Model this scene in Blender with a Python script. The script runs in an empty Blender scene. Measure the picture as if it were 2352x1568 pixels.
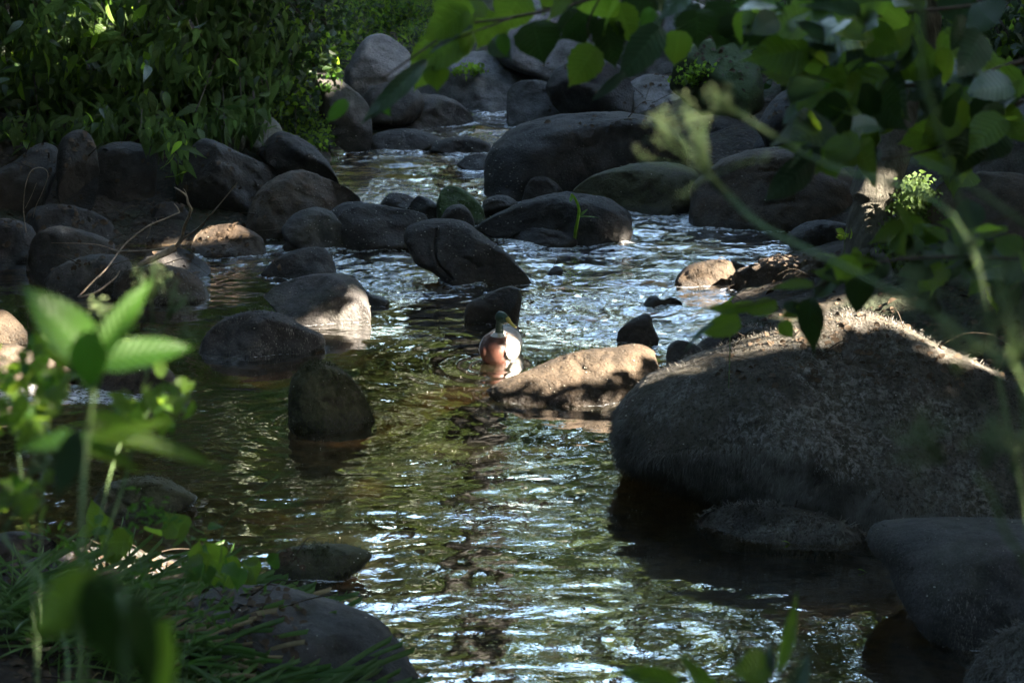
import bpy, bmesh, math, random
import numpy as np
from mathutils import Vector, Matrix

R = math.radians
random.seed(7)
rng = np.random.default_rng(11)
C = bpy.context.scene.collection
scene = bpy.context.scene

# ------------------------------------------------------------------ camera
H, PITCH, HFOV, W0, H0 = 4.0, R(15.0), R(20.0), 2352.0, 1568.0
FP = (W0 / 2) / math.tan(HFOV / 2)
CAM = Vector((0, 0, H))
def ray(px, py):
    a, b = (px - W0 / 2) / FP, -(py - H0 / 2) / FP
    return Vector((a, math.cos(PITCH) + b * math.sin(PITCH), -math.sin(PITCH) + b * math.cos(PITCH)))
def at_y(px, py, Y):
    r = ray(px, py); return CAM + r * (Y / r.y)
def on_z(px, py, z=0.0):
    r = ray(px, py); return CAM + r * ((z - H) / r.z)
def ppm(Y):                       # photo pixels per metre at ground distance Y
    return FP * math.cos(PITCH) / Y

SUN_EL, SUN_ROT = R(33), R(111)
SUN = Vector((math.sin(SUN_ROT) * math.cos(SUN_EL), math.cos(SUN_ROT) * math.cos(SUN_EL), math.sin(SUN_EL)))

# ------------------------------------------------------------------ numpy gradient noise
_perm = np.random.default_rng(3).permutation(256); _perm = np.concatenate([_perm] * 3)
_g = np.random.default_rng(4).normal(size=(256, 3)); _g /= np.linalg.norm(_g, axis=1)[:, None]
def perlin(P):
    P = np.asarray(P, float); I = np.floor(P).astype(int); F = P - I; I &= 255
    U = F * F * F * (F * (F * 6 - 15) + 10)
    def gd(dx, dy, dz):
        h = _perm[_perm[_perm[I[:, 0] + dx] + I[:, 1] + dy] + I[:, 2] + dz]
        return ((F - np.array([dx, dy, dz])) * _g[h]).sum(1)
    def L(a, b, t): return a + (b - a) * t
    x00 = L(gd(0,0,0), gd(1,0,0), U[:,0]); x10 = L(gd(0,1,0), gd(1,1,0), U[:,0])
    x01 = L(gd(0,0,1), gd(1,0,1), U[:,0]); x11 = L(gd(0,1,1), gd(1,1,1), U[:,0])
    return L(L(x00, x10, U[:,1]), L(x01, x11, U[:,1]), U[:,2])
def fbm(P, oct=4, gain=.5):
    s = 0; a = 1
    for i in range(oct):
        s = s + a * perlin(P * 2 ** i + i * 17.3); a *= gain
    return s
def sstep(a, b, x):
    t = np.clip((x - a) / (b - a), 0, 1); return t * t * (3 - 2 * t)

# ------------------------------------------------------------------ object helpers
def tag(o, label=None, cat=None, group=None, kind=None):
    for k, v in (('label', label), ('category', cat), ('group', group), ('kind', kind)):
        if v: o[k] = v
    return o
def empty(name, loc, label, cat, group=None):
    o = bpy.data.objects.new(name, None); C.objects.link(o); o.location = loc; o.empty_display_size = .1
    return tag(o, label, cat, group)
def mesh_obj(name, V, faces, mat, parent=None, origin=None, smooth=True, uv=None, mats=None):
    """V: n x 3 world points; faces: list of (m x k) int arrays; uv per vertex"""
    V = np.asarray(V, float)
    faces = [np.asarray(f, int) for f in faces if len(f)]
    if origin is None:
        origin = Vector((0, 0, 0)) if parent is None else Vector(parent.location)
    V = V - np.array(origin)
    me = bpy.data.meshes.new(name)
    me.vertices.add(len(V)); me.vertices.foreach_set('co', V.astype(np.float32).ravel())
    loops = np.concatenate([f.ravel() for f in faces]); sizes = np.concatenate([np.full(len(f), f.shape[1]) for f in faces])
    me.loops.add(len(loops)); me.loops.foreach_set('vertex_index', loops.astype(np.int32))
    me.polygons.add(len(sizes))
    starts = np.concatenate([[0], np.cumsum(sizes)[:-1]])
    me.polygons.foreach_set('loop_start', starts.astype(np.int32)); me.polygons.foreach_set('loop_total', sizes.astype(np.int32))
    me.polygons.foreach_set('use_smooth', np.full(len(sizes), smooth))
    if uv is not None:
        l = me.uv_layers.new(name='UVMap'); l.data.foreach_set('uv', np.asarray(uv)[loops].astype(np.float32).ravel())
    me.update(calc_edges=True); me.validate()
    me.materials.append(mat)
    o = bpy.data.objects.new(name, me); C.objects.link(o)
    if parent is not None:
        o.parent = parent
        p = parent; off = Vector(origin)
        while p is not None: off = off - Vector(p.location); p = p.parent
        o.location = off
    else: o.location = origin
    return o

class Geo:
    """collects tubes and leaves in world coordinates"""
    def __init__(s): s.V = []; s.F = {3: [], 4: []}; s.U = []; s.n = 0
    def add(s, V, quads=None, tris=None, uv=None):
        V = np.asarray(V, float)
        s.V.append(V); s.U.append(np.zeros((len(V), 2)) if uv is None else np.asarray(uv))
        if quads is not None and len(quads): s.F[4].append(np.asarray(quads) + s.n)
        if tris is not None and len(tris): s.F[3].append(np.asarray(tris) + s.n)
        s.n += len(V)
    def build(s, name, mat, parent=None, smooth=True, origin=None):
        F = [np.concatenate(f) for f in (s.F[3], s.F[4]) if f]
        return mesh_obj(name, np.concatenate(s.V), F, mat, parent, smooth=smooth, uv=np.concatenate(s.U), origin=origin)
    def tube(s, pts, r0, r1=None, n=6, wob=0):
        pts = [Vector(p) for p in pts]; r1 = r0 if r1 is None else r1
        m = len(pts); rings = []
        up = Vector((.13, .31, .94))
        for i, p in enumerate(pts):
            d = (pts[min(i + 1, m - 1)] - pts[max(i - 1, 0)]).normalized()
            a = d.cross(up);  a = a.normalized() if a.length > .05 else d.cross(Vector((1, 0, 0))).normalized()
            b = d.cross(a).normalized()
            r = r0 + (r1 - r0) * i / max(1, m - 1)
            for k in range(n):
                t = 2 * math.pi * k / n
                rr = r * (1 + wob * math.sin(3 * t + i * .7) * .5 + wob * (random.random() - .5))
                rings.append(p + a * math.cos(t) * rr + b * math.sin(t) * rr)
        V = np.array([list(v) for v in rings] + [list(pts[0]), list(pts[-1])])
        Q = [[i * n + k, i * n + (k + 1) % n, (i + 1) * n + (k + 1) % n, (i + 1) * n + k] for i in range(m - 1) for k in range(n)]
        T = [[m * n, (k + 1) % n, k] for k in range(n)] + [[m * n + 1, (m - 1) * n + k, (m - 1) * n + (k + 1) % n] for k in range(n)]
        uv = np.zeros((len(V), 2)); 
        for i in range(m): uv[i * n:(i + 1) * n, 1] = i / m
        s.add(V, Q, T, uv)
def bez(pts, n=8):
    """Catmull-Rom through points"""
    P = [Vector(p) for p in pts]; P = [P[0] * 2 - P[1]] + P + [P[-1] * 2 - P[-2]]; out = []
    for i in range(1, len(P) - 2):
        for k in range(n):
            t = k / n; a, b, c, d = P[i - 1:i + 3]
            out.append(.5 * ((2 * b) + (c - a) * t + (2 * a - 5 * b + 4 * c - d) * t * t + (3 * b - a - 3 * c + d) * t ** 3))
    return out + [P[-2]]

# leaf templates: (x across, y along, z) with uv (u -1..1, v 0..1)
def leaf_tpl(widths, serr=0, fold=.25, droop=.25, wave=0.0, cols=2):
    n = len(widths); V = []; U = []; us = np.linspace(-1, 1, 2 * cols + 1)
    for i, w in enumerate(widths):
        t = i / (n - 1); s = 1 + (serr if i % 2 else -serr) * (0 < i < n - 1)
        for u in us:
            x = u * w * (s if abs(u) == 1 else 1)
            V.append((x, t - .06 * abs(u) * (i > 0), fold * abs(x) - droop * t * t + wave * math.sin(t * 12 + u * 2) * abs(u))); U.append((u, t))
    m = len(us)
    Q = [[i * m + k, i * m + k + 1, (i + 1) * m + k + 1, (i + 1) * m + k] for i in range(n - 1) for k in range(m - 1)]
    return np.array(V, float), np.array(Q), np.array(U, float)
T_SIMPLE = leaf_tpl([.02, .3, .02], fold=.3, cols=1)
T_MED = leaf_tpl([.01, .2, .31, .29, .17, .004], fold=.35, droop=.3, cols=1)
T_LANCE = leaf_tpl([.01, .11, .155, .13, .07, .003], fold=.4, droop=.35, cols=1)
T_OVATE = leaf_tpl([.015, .18, .27, .33, .35, .36, .34, .33, .29, .26, .2, .13, .05, .003], serr=.035, fold=.18, droop=.18, wave=.012, cols=2)
T_ROUND = leaf_tpl([.02, .2, .33, .40, .43, .42, .41, .36, .31, .24, .17, .09, .035, .003], serr=.035, fold=.2, droop=.22, wave=.02, cols=2)
T_SPEAR = leaf_tpl([.02, .07, .12, .15, .165, .165, .15, .13, .1, .06, .003], fold=.3, droop=.2, wave=.01, cols=2)
T_BLADE = leaf_tpl([.012, .02, .022, .02, .016, .01, .001], fold=.3, droop=.35, cols=1)

def leaves(geo, tpl, P, D, N, L, wid=None):
    """P base points, D directions, N normals (n x 3), L lengths"""
    V, Q, U = tpl; P = np.asarray(P, float); D = np.asarray(D, float); N = np.asarray(N, float); L = np.asarray(L, float)
    if len(P) == 0: return
    D = D / np.linalg.norm(D, axis=1)[:, None]
    X = np.cross(D, N); X /= np.maximum(np.linalg.norm(X, axis=1), 1e-6)[:, None]
    Z = np.cross(X, D)
    wid = np.ones(len(P)) if wid is None else np.asarray(wid)
    W = P[:, None, :] + L[:, None, None] * (V[None, :, 0, None] * wid[:, None, None] * X[:, None, :] + V[None, :, 1, None] * D[:, None, :] + V[None, :, 2, None] * Z[:, None, :])
    n, m = len(P), len(V)
    QQ = (Q[None] + (np.arange(n) * m)[:, None, None]).reshape(-1, 4)
    geo.add(W.reshape(-1, 3), QQ, None, np.tile(U, (n, 1)))

# ------------------------------------------------------------------ materials
class NT:
    def __init__(s, name):
        s.m = bpy.data.materials.new(name); s.m.use_nodes = True; s.t = s.m.node_tree; s.t.nodes.clear()
        s.out = s.t.nodes.new('ShaderNodeOutputMaterial')
    def n(s, typ, ins=None, **kw):
        nd = s.t.nodes.new('ShaderNode' + typ)
        for k, v in kw.items(): setattr(nd, k, v)
        for k, v in (ins or {}).items():
            if isinstance(v, bpy.types.NodeSocket): s.t.links.new(v, nd.inputs[k])
            else: nd.inputs[k].default_value = v
        return nd
    def link(s, a, b): s.t.links.new(a, b)
    def ramp(s, fac, stops, interp='LINEAR'):
        r = s.n('ValToRGB', {'Fac': fac}); cr = r.color_ramp; cr.interpolation = interp
        while len(cr.elements) > 1: cr.elements.remove(cr.elements[-1])
        for i, (p, c) in enumerate(stops):
            e = cr.elements[0] if i == 0 else cr.elements.new(p)
            e.position = p; e.color = (*c, 1) if len(c) == 3 else c
        return r.outputs['Color']
    def math(s, op, a, b=None, clamp=False):
        ins = {0: a}
        if b is not None: ins[1] = b
        return s.n('Math', ins, operation=op, use_clamp=clamp).outputs[0]
    def mix(s, fac, a, b, blend='MIX'):
        nd = s.t.nodes.new('ShaderNodeMix'); nd.data_type = 'RGBA'; nd.blend_type = blend
        for i, v in ((0, fac), (6, a), (7, b)):
            if isinstance(v, bpy.types.NodeSocket): s.link(v, nd.inputs[i])
            else: nd.inputs[i].default_value = v if i == 0 or len(v) == 4 else (*v, 1)
        return nd.outputs[2]
    def noise(s, vec, scale, detail=4, rough=.55, dist=0):
        return s.n('TexNoise', {'Vector': vec, 'Scale': scale, 'Detail': detail, 'Roughness': rough, 'Distortion': dist}).outputs['Fac']

def rock_mat(name, dark, light, moss=0.0, mosscol=(.05, .06, .02), lichen=.25, bump=1.0, rough=.75, fur=0.0, brown=.3, wet=.3):
    t = NT(name); tc = t.n('TexCoord'); ob = tc.outputs['Object']; geo = t.n('NewGeometry'); oi = t.n('ObjectInfo')
    off = t.n('VectorMath', {0: ob, 1: t.n('CombineXYZ', {0: t.math('MULTIPLY', oi.outputs['Random'], 37.0), 1: t.math('MULTIPLY', oi.outputs['Random'], 11.0)}).outputs[0]}, operation='ADD').outputs[0]
    n1 = t.noise(off, 2.6, 6, .6); n2 = t.noise(off, 14, 6, .65); n3 = t.noise(off, 95, 3, .7)
    col = t.mix(t.ramp(n1, [(.32, (0,) * 3), (.68, (1,) * 3)]), dark, light)
    br = t.mix(.5, light, (.10, .055, .028))
    col = t.mix(t.math('MULTIPLY', t.ramp(t.noise(off, 4.3, 5, .6), [(.45, (0,) * 3), (.7, (1,) * 3)]), brown), col, br)
    col = t.mix(1.0, col, t.ramp(n2, [(.3, (.62,) * 3), (.7, (1.35,) * 3)]), 'MULTIPLY')
    col = t.mix(1.0, col, t.ramp(n3, [(.3, (.7,) * 3), (.72, (1.3,) * 3)]), 'MULTIPLY')
    # pale lichen speckle and crumbs
    vo = t.n('TexVoronoi', {'Vector': off, 'Scale': 60.0, 'Randomness': 1.0}).outputs['Distance']
    spk = t.math('MULTIPLY', t.ramp(vo, [(.10, (1,) * 3), (.2, (0,) * 3)]), t.ramp(t.noise(off, 6, 3), [(.5, (0,) * 3), (.62, (1,) * 3)]))
    col = t.mix(t.math('MULTIPLY', spk, lichen), col, (.34, .36, .34))
    sx = t.n('SeparateXYZ', {0: geo.outputs['Normal']}).outputs
    if moss > 0:
        mm = t.math('MULTIPLY', t.ramp(sx[2], [(.0, (.25,) * 3), (.55, (1,) * 3)]), t.ramp(t.noise(off, 5, 5, .7), [(.52 - .3 * moss, (0,) * 3), (.66 - .2 * moss, (1,) * 3)]))
        col = t.mix(t.math('MULTIPLY', mm, moss, True), col, t.mix(t.noise(off, 70, 2), mosscol, tuple(c * 2.2 for c in mosscol)))
    if fur > 0:
        sm = t.n('Mapping', {'Vector': off, 'Scale': (1.0, 1.0, .14)}).outputs[0]
        st = t.math('MULTIPLY', t.ramp(t.noise(sm, 34, 5, .7, .8), [(.45, (0,) * 3), (.60, (1,) * 3)]), t.ramp(t.noise(off, 1.5, 5, .65), [(.43, (.05,) * 3), (.55, (1,) * 3)]))
        col = t.mix(t.math('MULTIPLY', st, .75), col, (.33, .325, .315))
        dk = t.ramp(t.noise(sm, 60, 4, .7), [(.38, (1,) * 3), (.48, (0,) * 3)]); col = t.mix(t.math('MULTIPLY', dk, .7), col, (.012, .011, .008))
    # damp dark skirt just above the water
    pz = t.n('SeparateXYZ', {0: geo.outputs['Position']}).outputs[2]
    wn = t.math('ADD', pz, t.math('MULTIPLY', t.math('SUBTRACT', t.noise(geo.outputs['Position'], 9, 3), .5), .12))
    wetf = t.ramp(wn, [(0.0, (1,) * 3), (.035, (.8,) * 3), (.06, (0,) * 3)])
    col = t.mix(t.math('MULTIPLY', wetf, .55), col, (.012, .010, .008))
    rg = t.math('SUBTRACT', rough, t.math('MULTIPLY', wetf, rough - wet))
    stretch = t.n('Mapping', {'Vector': off, 'Scale': (1.0, 1.0, 1.0 - .75 * fur)}).outputs[0]
    b1 = t.n('Bump', {'Strength': .55 * bump, 'Distance': .03, 'Height': t.noise(stretch, 16, 8, .72)}).outputs[0]
    b2 = t.n('Bump', {'Strength': .6 * bump, 'Distance': .008, 'Height': t.noise(stretch, 70, 5, .75), 'Normal': b1}).outputs[0]
    b3 = t.n('Bump', {'Strength': .35 * bump, 'Distance': .006, 'Height': t.math('MULTIPLY', t.ramp(t.n('TexVoronoi', {'Vector': off, 'Scale': 34.0}).outputs['Distance'], [(.0, (0,) * 3), (.35, (1,) * 3)]), 1.0), 'Normal': b2}).outputs[0]
    bs = t.n('BsdfPrincipled', {'Base Color': col, 'Roughness': rg, 'Normal': b3, 'Specular IOR Level': .35})
    t.link(bs.outputs[0], t.out.inputs[0]); return t.m

def leaf_mat(name, c1, c2, trans, rough=.42, tfac=.4, veins=11, gloss=.5):
    t = NT(name); uv = t.n('UVMap').outputs[0]; s = t.n('SeparateXYZ', {0: uv}).outputs
    geo = t.n('NewGeometry'); rnd = geo.outputs['Random Per Island']
    a = t.math('ABSOLUTE', s[0])
    ph = t.math('FRACT', t.math('MULTIPLY', t.math('SUBTRACT', s[1], t.math('MULTIPLY', a, .22)), float(veins)))
    vein = t.math('ABSOLUTE', t.math('SUBTRACT', ph, .5))
    vl = t.ramp(vein, [(0, (1,) * 3), (.12, (0,) * 3)]); mid = t.ramp(a, [(0, (1,) * 3), (.07, (0,) * 3)])
    vv = t.math('MAXIMUM', vl, mid)
    col = t.mix(t.ramp(rnd, [(0, (0,) * 3), (1, (1,) * 3)]), c1, c2)
    col = t.mix(t.math('MULTIPLY', t.noise(t.n('TexCoord').outputs['Object'], 18, 4), .5), col, tuple(c * .45 for c in c1))
    col = t.mix(t.math('MULTIPLY', vv, .3), col, tuple(min(1, c * 2.0) for c in c2))
    spot = t.ramp(t.noise(t.n('TexCoord').outputs['Object'], 60, 2), [(.7, (0,) * 3), (.76, (1,) * 3)])
    col = t.mix(t.math('MULTIPLY', spot, .5), col, (.07, .045, .02))
    hgt = t.math('SUBTRACT', t.ramp(vein, [(0, (0,) * 3), (.5, (1,) * 3)]), t.math('MULTIPLY', mid, .5))
    bp = t.n('Bump', {'Strength': .5, 'Distance': .004, 'Height': hgt}).outputs[0]
    pb = t.n('BsdfPrincipled', {'Base Color': col, 'Roughness': rough, 'Normal': bp, 'Specular IOR Level': gloss})
    tr = t.n('BsdfTranslucent', {'Color': t.mix(.5, t.mix(1.0, col, (2.2, 2.2, 2.2), 'MULTIPLY'), trans), 'Normal': bp})
    mx = t.n('MixShader', {0: tfac, 1: pb.outputs[0], 2: tr.outputs[0]})
    t.link(mx.outputs[0], t.out.inputs[0]); return t.m

def simple_mat(name, c1, c2, scale=20, rough=.8, bump=.4, dist=.01, stretch=(1, 1, 1), emis=None, spec=.4):
    t = NT(name); v = t.n('Mapping', {'Vector': t.n('TexCoord').outputs['Object'], 'Scale': stretch}).outputs[0]
    nz = t.noise(v, scale, 6, .65); col = t.mix(t.ramp(nz, [(.3, (0,) * 3), (.7, (1,) * 3)]), c1, c2)
    bp = t.n('Bump', {'Strength': bump, 'Distance': dist, 'Height': t.noise(v, scale * 1.7, 6, .7)}).outputs[0]
    t.link(t.n('BsdfPrincipled', {'Base Color': col, 'Roughness': rough, 'Normal': bp, 'Specular IOR Level': spec}).outputs[0], t.out.inputs[0]); return t.m

M = {}
M['rock'] = rock_mat('river_rock', (.014, .0135, .0135), (.046, .044, .044), lichen=.4, brown=.2)
M['rock_pale'] = rock_mat('pale_lichen_rock', (.09, .09, .083), (.22, .22, .205), moss=.35, lichen=.6, brown=.15)
M['rock_mid'] = rock_mat('grey_slab_rock', (.028, .027, .027), (.092, .088, .088), moss=.15, lichen=.4, brown=.25)
M['rock_top'] = rock_mat('pale_lit_slab_rock', (.075, .073, .075), (.21, .205, .21), moss=.12, lichen=.5, brown=.15)  # pale slabs, lightened further for skylight that does not reach them
M['rock_brown'] = rock_mat('brown_rock', (.024, .019, .014), (.080, .063, .047), lichen=.4, brown=.6)
M['rock_dark'] = rock_mat('dark_wet_shaded_rock', (.010, .009, .008), (.030, .027, .024), lichen=.2, rough=.6)  # dark wet rock; its tone also stands in for shade on left bank boulders
M['rock_moss'] = rock_mat('mossy_rock', (.028, .025, .020), (.075, .066, .054), moss=.7, mosscol=(.045, .048, .020), lichen=.4)
M['rock_green'] = rock_mat('green_moss_rock', (.02, .02, .015), (.05, .05, .035), moss=1.0, mosscol=(.022, .04, .008), lichen=.1)
M['rock_fur'] = rock_mat('furry_moss_rock', (.038, .032, .025), (.125, .112, .095), moss=.4, mosscol=(.05, .048, .03), lichen=1.0, bump=1.9, fur=.6, rough=.9)
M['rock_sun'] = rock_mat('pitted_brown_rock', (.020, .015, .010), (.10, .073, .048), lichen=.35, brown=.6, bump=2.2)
M['earth'] = simple_mat('earth', (.028, .02, .014), (.09, .065, .045), 7, .95, .9, .05)
M['roots'] = rock_mat('rooty_earth', (.03, .024, .018), (.13, .10, .075), lichen=.4, brown=.6, bump=2.0)
M['bark'] = simple_mat('bark', (.035, .034, .026), (.16, .15, .125), 16, .95, 1.0, .03, (1, 1, .22))
M['bark_dark'] = simple_mat('dark_bark', (.025, .02, .016), (.09, .07, .055), 14, .95, .8, .02, (1, 1, .25))
M['twig'] = simple_mat('dry_twig', (.16, .12, .085), (.38, .31, .24), 30, .85, .5, .004)
M['twig_dark'] = simple_mat('brown_twig', (.035, .026, .018), (.09, .07, .05), 30, .85, .5, .004)
M['stalk'] = simple_mat('green_stalk', (.075, .13, .045), (.13, .21, .075), 12, .5, .2, .002)
M['leaf_fore'] = leaf_mat('broad_leaf', (.045, .10, .013), (.105, .19, .022), (.48, .72, .05), tfac=.62)
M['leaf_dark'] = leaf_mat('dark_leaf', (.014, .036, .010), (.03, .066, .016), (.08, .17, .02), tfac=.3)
M['leaf_teal'] = leaf_mat('glossy_leaf', (.03, .068, .032), (.05, .10, .045), (.08, .17, .05), rough=.3, tfac=.15, gloss=1.0)
M['leaf_bright'] = leaf_mat('bright_leaf', (.035, .11, .012), (.065, .16, .02), (.20, .45, .03), tfac=.5)
M['leaf_shrub'] = leaf_mat('drooping_leaf', (.034, .062, .022), (.085, .135, .042), (.24, .38, .08), tfac=.42, veins=8, rough=.6, gloss=.2)
M['leaf_yellow'] = leaf_mat('yellow_green_leaf', (.14, .24, .02), (.22, .34, .04), (.5, .7, .06), tfac=.5)
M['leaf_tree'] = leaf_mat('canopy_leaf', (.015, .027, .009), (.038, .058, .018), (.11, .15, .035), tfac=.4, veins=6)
M['leaf_grass'] = leaf_mat('grass_blade', (.055, .12, .028), (.12, .22, .06), (.25, .42, .08), tfac=.5, veins=1)
M['moss'] = simple_mat('moss', (.030, .034, .015), (.085, .09, .04), 60, .95, 1.0, .01)
M['fur'] = simple_mat('moss_strand', (.022, .019, .015), (.20, .19, .17), 5, .9, .0, .01, spec=.15)
M['flower'] = simple_mat('pale_umbel', (.10, .14, .06), (.20, .25, .12), 40, .8, .2, .002)
M['speck'] = simple_mat('fallen_fluff', (.35, .33, .27), (.62, .60, .52), 50, .9, .2, .002)
M['straw'] = simple_mat('straw', (.16, .12, .06), (.30, .24, .13), 20, .8, .2, .002)
M['bark_shaded'] = simple_mat('shaded_bark', (.003, .003, .002), (.010, .009, .007), 14, .95, .8, .02, (1, 1, .25))  # near black so the mirrored trunks look shaded though the sun hits them
# ------------------------------------------------------------------ water outline and terrain
_ch = [(760, 1900), (735, 1560), (560, 1400), (300, 1330), (-100, 1290), (-900, 1300), (-900, 560), (-100, 585), (200, 570), (420, 560), (600, 535),
       (650, 500), (765, 470), (765, 350), (850, 310), (1000, 292), (1080, 255), (1150, 215), (1190, 225), (1210, 290), (1320, 420), (1450, 450), (1620, 470),
       (1820, 520), (1900, 560), (1740, 610), (1700, 660), (1660, 720), (1650, 790), (1900, 850), (2500, 880), (3000, 950), (3100, 1300), (2900, 1900)]
CH = np.array([list(on_z(*p))[:2] for p in _ch])
def sdist(P):
    """signed distance to the stream outline, negative in the stream"""
    A = CH; B = np.roll(CH, -1, 0); d = np.full(len(P), 1e9); ins = np.zeros(len(P), bool)
    for a, b in zip(A, B):
        ab = b - a; t = np.clip(((P - a) @ ab) / (ab @ ab), 0, 1)
        d = np.minimum(d, np.linalg.norm(P - (a + t[:, None] * ab), axis=1))
        c = ((a[1] > P[:, 1]) != (b[1] > P[:, 1])) & (P[:, 0] < (b[0] - a[0]) * (P[:, 1] - a[1]) / (b[1] - a[1] + 1e-12) + a[0])
        ins ^= c
    return np.where(ins, -d, d)
def terrain_z(P):
    P = np.asarray(P, float); s = sdist(P); P3 = np.column_stack([P, np.zeros(len(P))])
    out = .02 + (.28 - .14 * sstep(19, 22, P[:, 1])) * s + .22 * sstep(1.2, 3.5, s) * (s - 1.2) * (1 - .6 * sstep(19, 22, P[:, 1]))
    near = sstep(9.5, 6.0, P[:, 1]); out = out * (1 - .25 * near)
    out = 2.6 * (1 - np.exp(-np.maximum(out, -1) / 2.6))
    inn = -.03 + .22 * np.maximum(s, -1.2) - .02
    z = np.where(s > 0, out, inn)
    for (px, py, rx, ry) in ((1090, 878, .50, .42), (850, 765, .35, .3), (860, 1075, .22, .2), (860, 1245, .3, .2)):      # shoals added under the sun patches so the lit bed shows gold
        c_ = on_z(px, py, -.05); q_ = np.exp(-(((P[:, 0] - c_.x) / rx) ** 2 + ((P[:, 1] - c_.y) / ry) ** 2) ** 1.5); z = np.where(s < 0, z * (1 - q_) - .10 * q_, z)
    z += .10 * fbm(P3 * .9, 3) * sstep(-.3, .8, s) + .045 * fbm(P3 * 5, 4) * sstep(-.4, .2, s) + .03 * fbm(P3 * 3.1, 3)
    z += 1.5 * fbm(P3 * .05, 2) * sstep(20, 60, np.hypot(P[:, 0], P[:, 1] - 15))
    return z
def tz(x, y): return float(terrain_z([[x, y]])[0])
def axis(a, b, step, lo, hi, g=1.18):
    c = list(np.arange(a, b, step)); s = step; l = []
    x = a
    while x > lo: s *= g; x -= s; l.append(x)
    s = step; x = c[-1]; h = []
    while x < hi: s *= g; x += s; h.append(x)
    return np.array(l[::-1] + c + h)
def grid_faces(nx, ny):
    i = np.arange(ny - 1)[:, None] * nx + np.arange(nx - 1)[None]; i = i.ravel()
    return np.column_stack([i, i + 1, i + nx + 1, i + nx])
gx, gy = axis(-5, 5, .06, -220, 220), axis(6.5, 26, .07, -220, 260)
X, Y = np.meshgrid(gx, gy); P = np.column_stack([X.ravel(), Y.ravel()])
ground = mesh_obj('ground', np.column_stack([P, terrain_z(P)]), [grid_faces(len(gx), len(gy))], M['earth'])
def ground_mat():
    t = NT('stream_ground'); g = t.n('NewGeometry'); p = g.outputs['Position']; z = t.n('SeparateXYZ', {0: p}).outputs[2]
    n = t.noise(p, 5, 6, .65); c = t.mix(t.ramp(n, [(.3, (0,) * 3), (.7, (1,) * 3)]), (.012, .009, .006), (.042, .031, .021))
    lit = t.n('TexVoronoi', {'Vector': p, 'Scale': 26.0, 'Randomness': 1.0})
    c = t.mix(t.ramp(lit.outputs['Distance'], [(.18, (.55,) * 3), (.3, (0,) * 3)]), c, (.10, .07, .045))
    g2 = t.ramp(t.noise(p, 1.3, 4), [(.48, (0,) * 3), (.6, (.7,) * 3)]); c = t.mix(g2, c, (.018, .034, .010))
    bed = t.mix(t.ramp(n, [(.35, (0,) * 3), (.65, (1,) * 3)]), (.12, .078, .038), (.30, .20, .10))
    bed = t.mix(t.ramp(t.n('TexVoronoi', {'Vector': p, 'Scale': 11.0}).outputs['Distance'], [(.2, (.6,) * 3), (.5, (0,) * 3)]), bed, (.06, .045, .03))
    zs = t.math('ADD', z, .3); lit_sand = t.mix(t.noise(p, 40, 3), (.40, .27, .14), (.62, .45, .26))
    bed = t.mix(t.ramp(zs, [(.10, (0,) * 3), (.20, (1,) * 3)]), bed, lit_sand)  # shoal sand brightened to carry the sunlit gold under the water
    c = t.mix(t.ramp(zs, [(.27, (1,) * 3), (.31, (0,) * 3)]), c, bed)
    bp = t.n('Bump', {'Strength': 1.0, 'Distance': .05, 'Height': t.math('ADD', t.noise(p, 14, 8, .75), t.math('MULTIPLY', lit.outputs['Distance'], .4))}).outputs[0]
    t.link(t.n('BsdfPrincipled', {'Base Color': c, 'Roughness': .9, 'Normal': bp}).outputs[0], t.out.inputs[0]); return t.m
ground.data.materials[0] = ground_mat(); tag(ground, kind='structure')

# ------------------------------------------------------------------ water
wx, wy = axis(-4.6, 4.6, .022, -16, 16, 1.2), axis(8.2, 23.5, .022, 4, 27, 1.2)
X, Y = np.meshgrid(wx, wy); P = np.column_stack([X.ravel(), Y.ravel()]); P3 = np.column_stack([P, np.zeros(len(P))])
def blob(px, py, rx, ry=None, z=0):
    """soft spot on the water, centre given where it lies in the photo, radii in metres"""
    c = on_z(px, py, z); ry = ry or rx
    return np.exp(-((P[:, 0] - c.x) / rx) ** 2 - ((P[:, 1] - c.y) / ry) ** 2)
riffle = np.clip(blob(1350, 600, 1.5, 1.3) + blob(900, 590, .9, .5) + blob(1550, 510, .7, .6) + blob(620, 560, .8, .7) + blob(930, 400, .9, 1.6) + blob(1120, 290, .5, 1) + blob(1500, 720, .7, .7)
                 + .7 * blob(100, 915, .9, .35) + .5 * blob(1350, 470, .8, .5) + .8*blob(780,1330,.25,.5), 0, 1)
calm = np.clip(blob(1900, 1380, 1.0, 1.4) + blob(1700, 1230, .7, .6) + blob(150, 1150, .9, .8) + .6 * blob(560, 860, .5, .4) + blob(2100, 1600, 1, 1) + .8*blob(100,700,.9,.9) + .7 * blob(380, 930, .7, .6) + .7*blob(750,1030,.35,.3), 0, 1)
streak = np.clip(blob(900, 1180, 1.2, 1.0) + blob(1250, 1400, 1.3, 1.3) + blob(1500, 1300, .8, 1), 0, 1)
pool = np.clip(blob(1150, 820, .9, 1.1) + blob(1000, 900, .7, .9) + blob(1050, 420, .35, .9) + blob(800,950,.6,.7), 0, 1)
amp = np.clip(.50 + 1.0 * riffle - .42 * calm - .34 * pool, .05, 1.6)
patch = sstep(-.25, .35, fbm(P3 * np.array([.9, 1.3, 1]) + 4, 3))
Wp = P3 + np.column_stack([.25 * perlin(P3 * 1.1), .25 * perlin(P3 * 1.1 + 9), 0 * P[:, 0]])
flow = Wp * np.array([1.0, 1.25, 1])
zz = .0085 * amp * fbm(flow * 4.2, 3, .5) + .004 * amp * patch * (1 - np.abs(fbm(flow * 9 + 3, 3, .5)) * 2)
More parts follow.
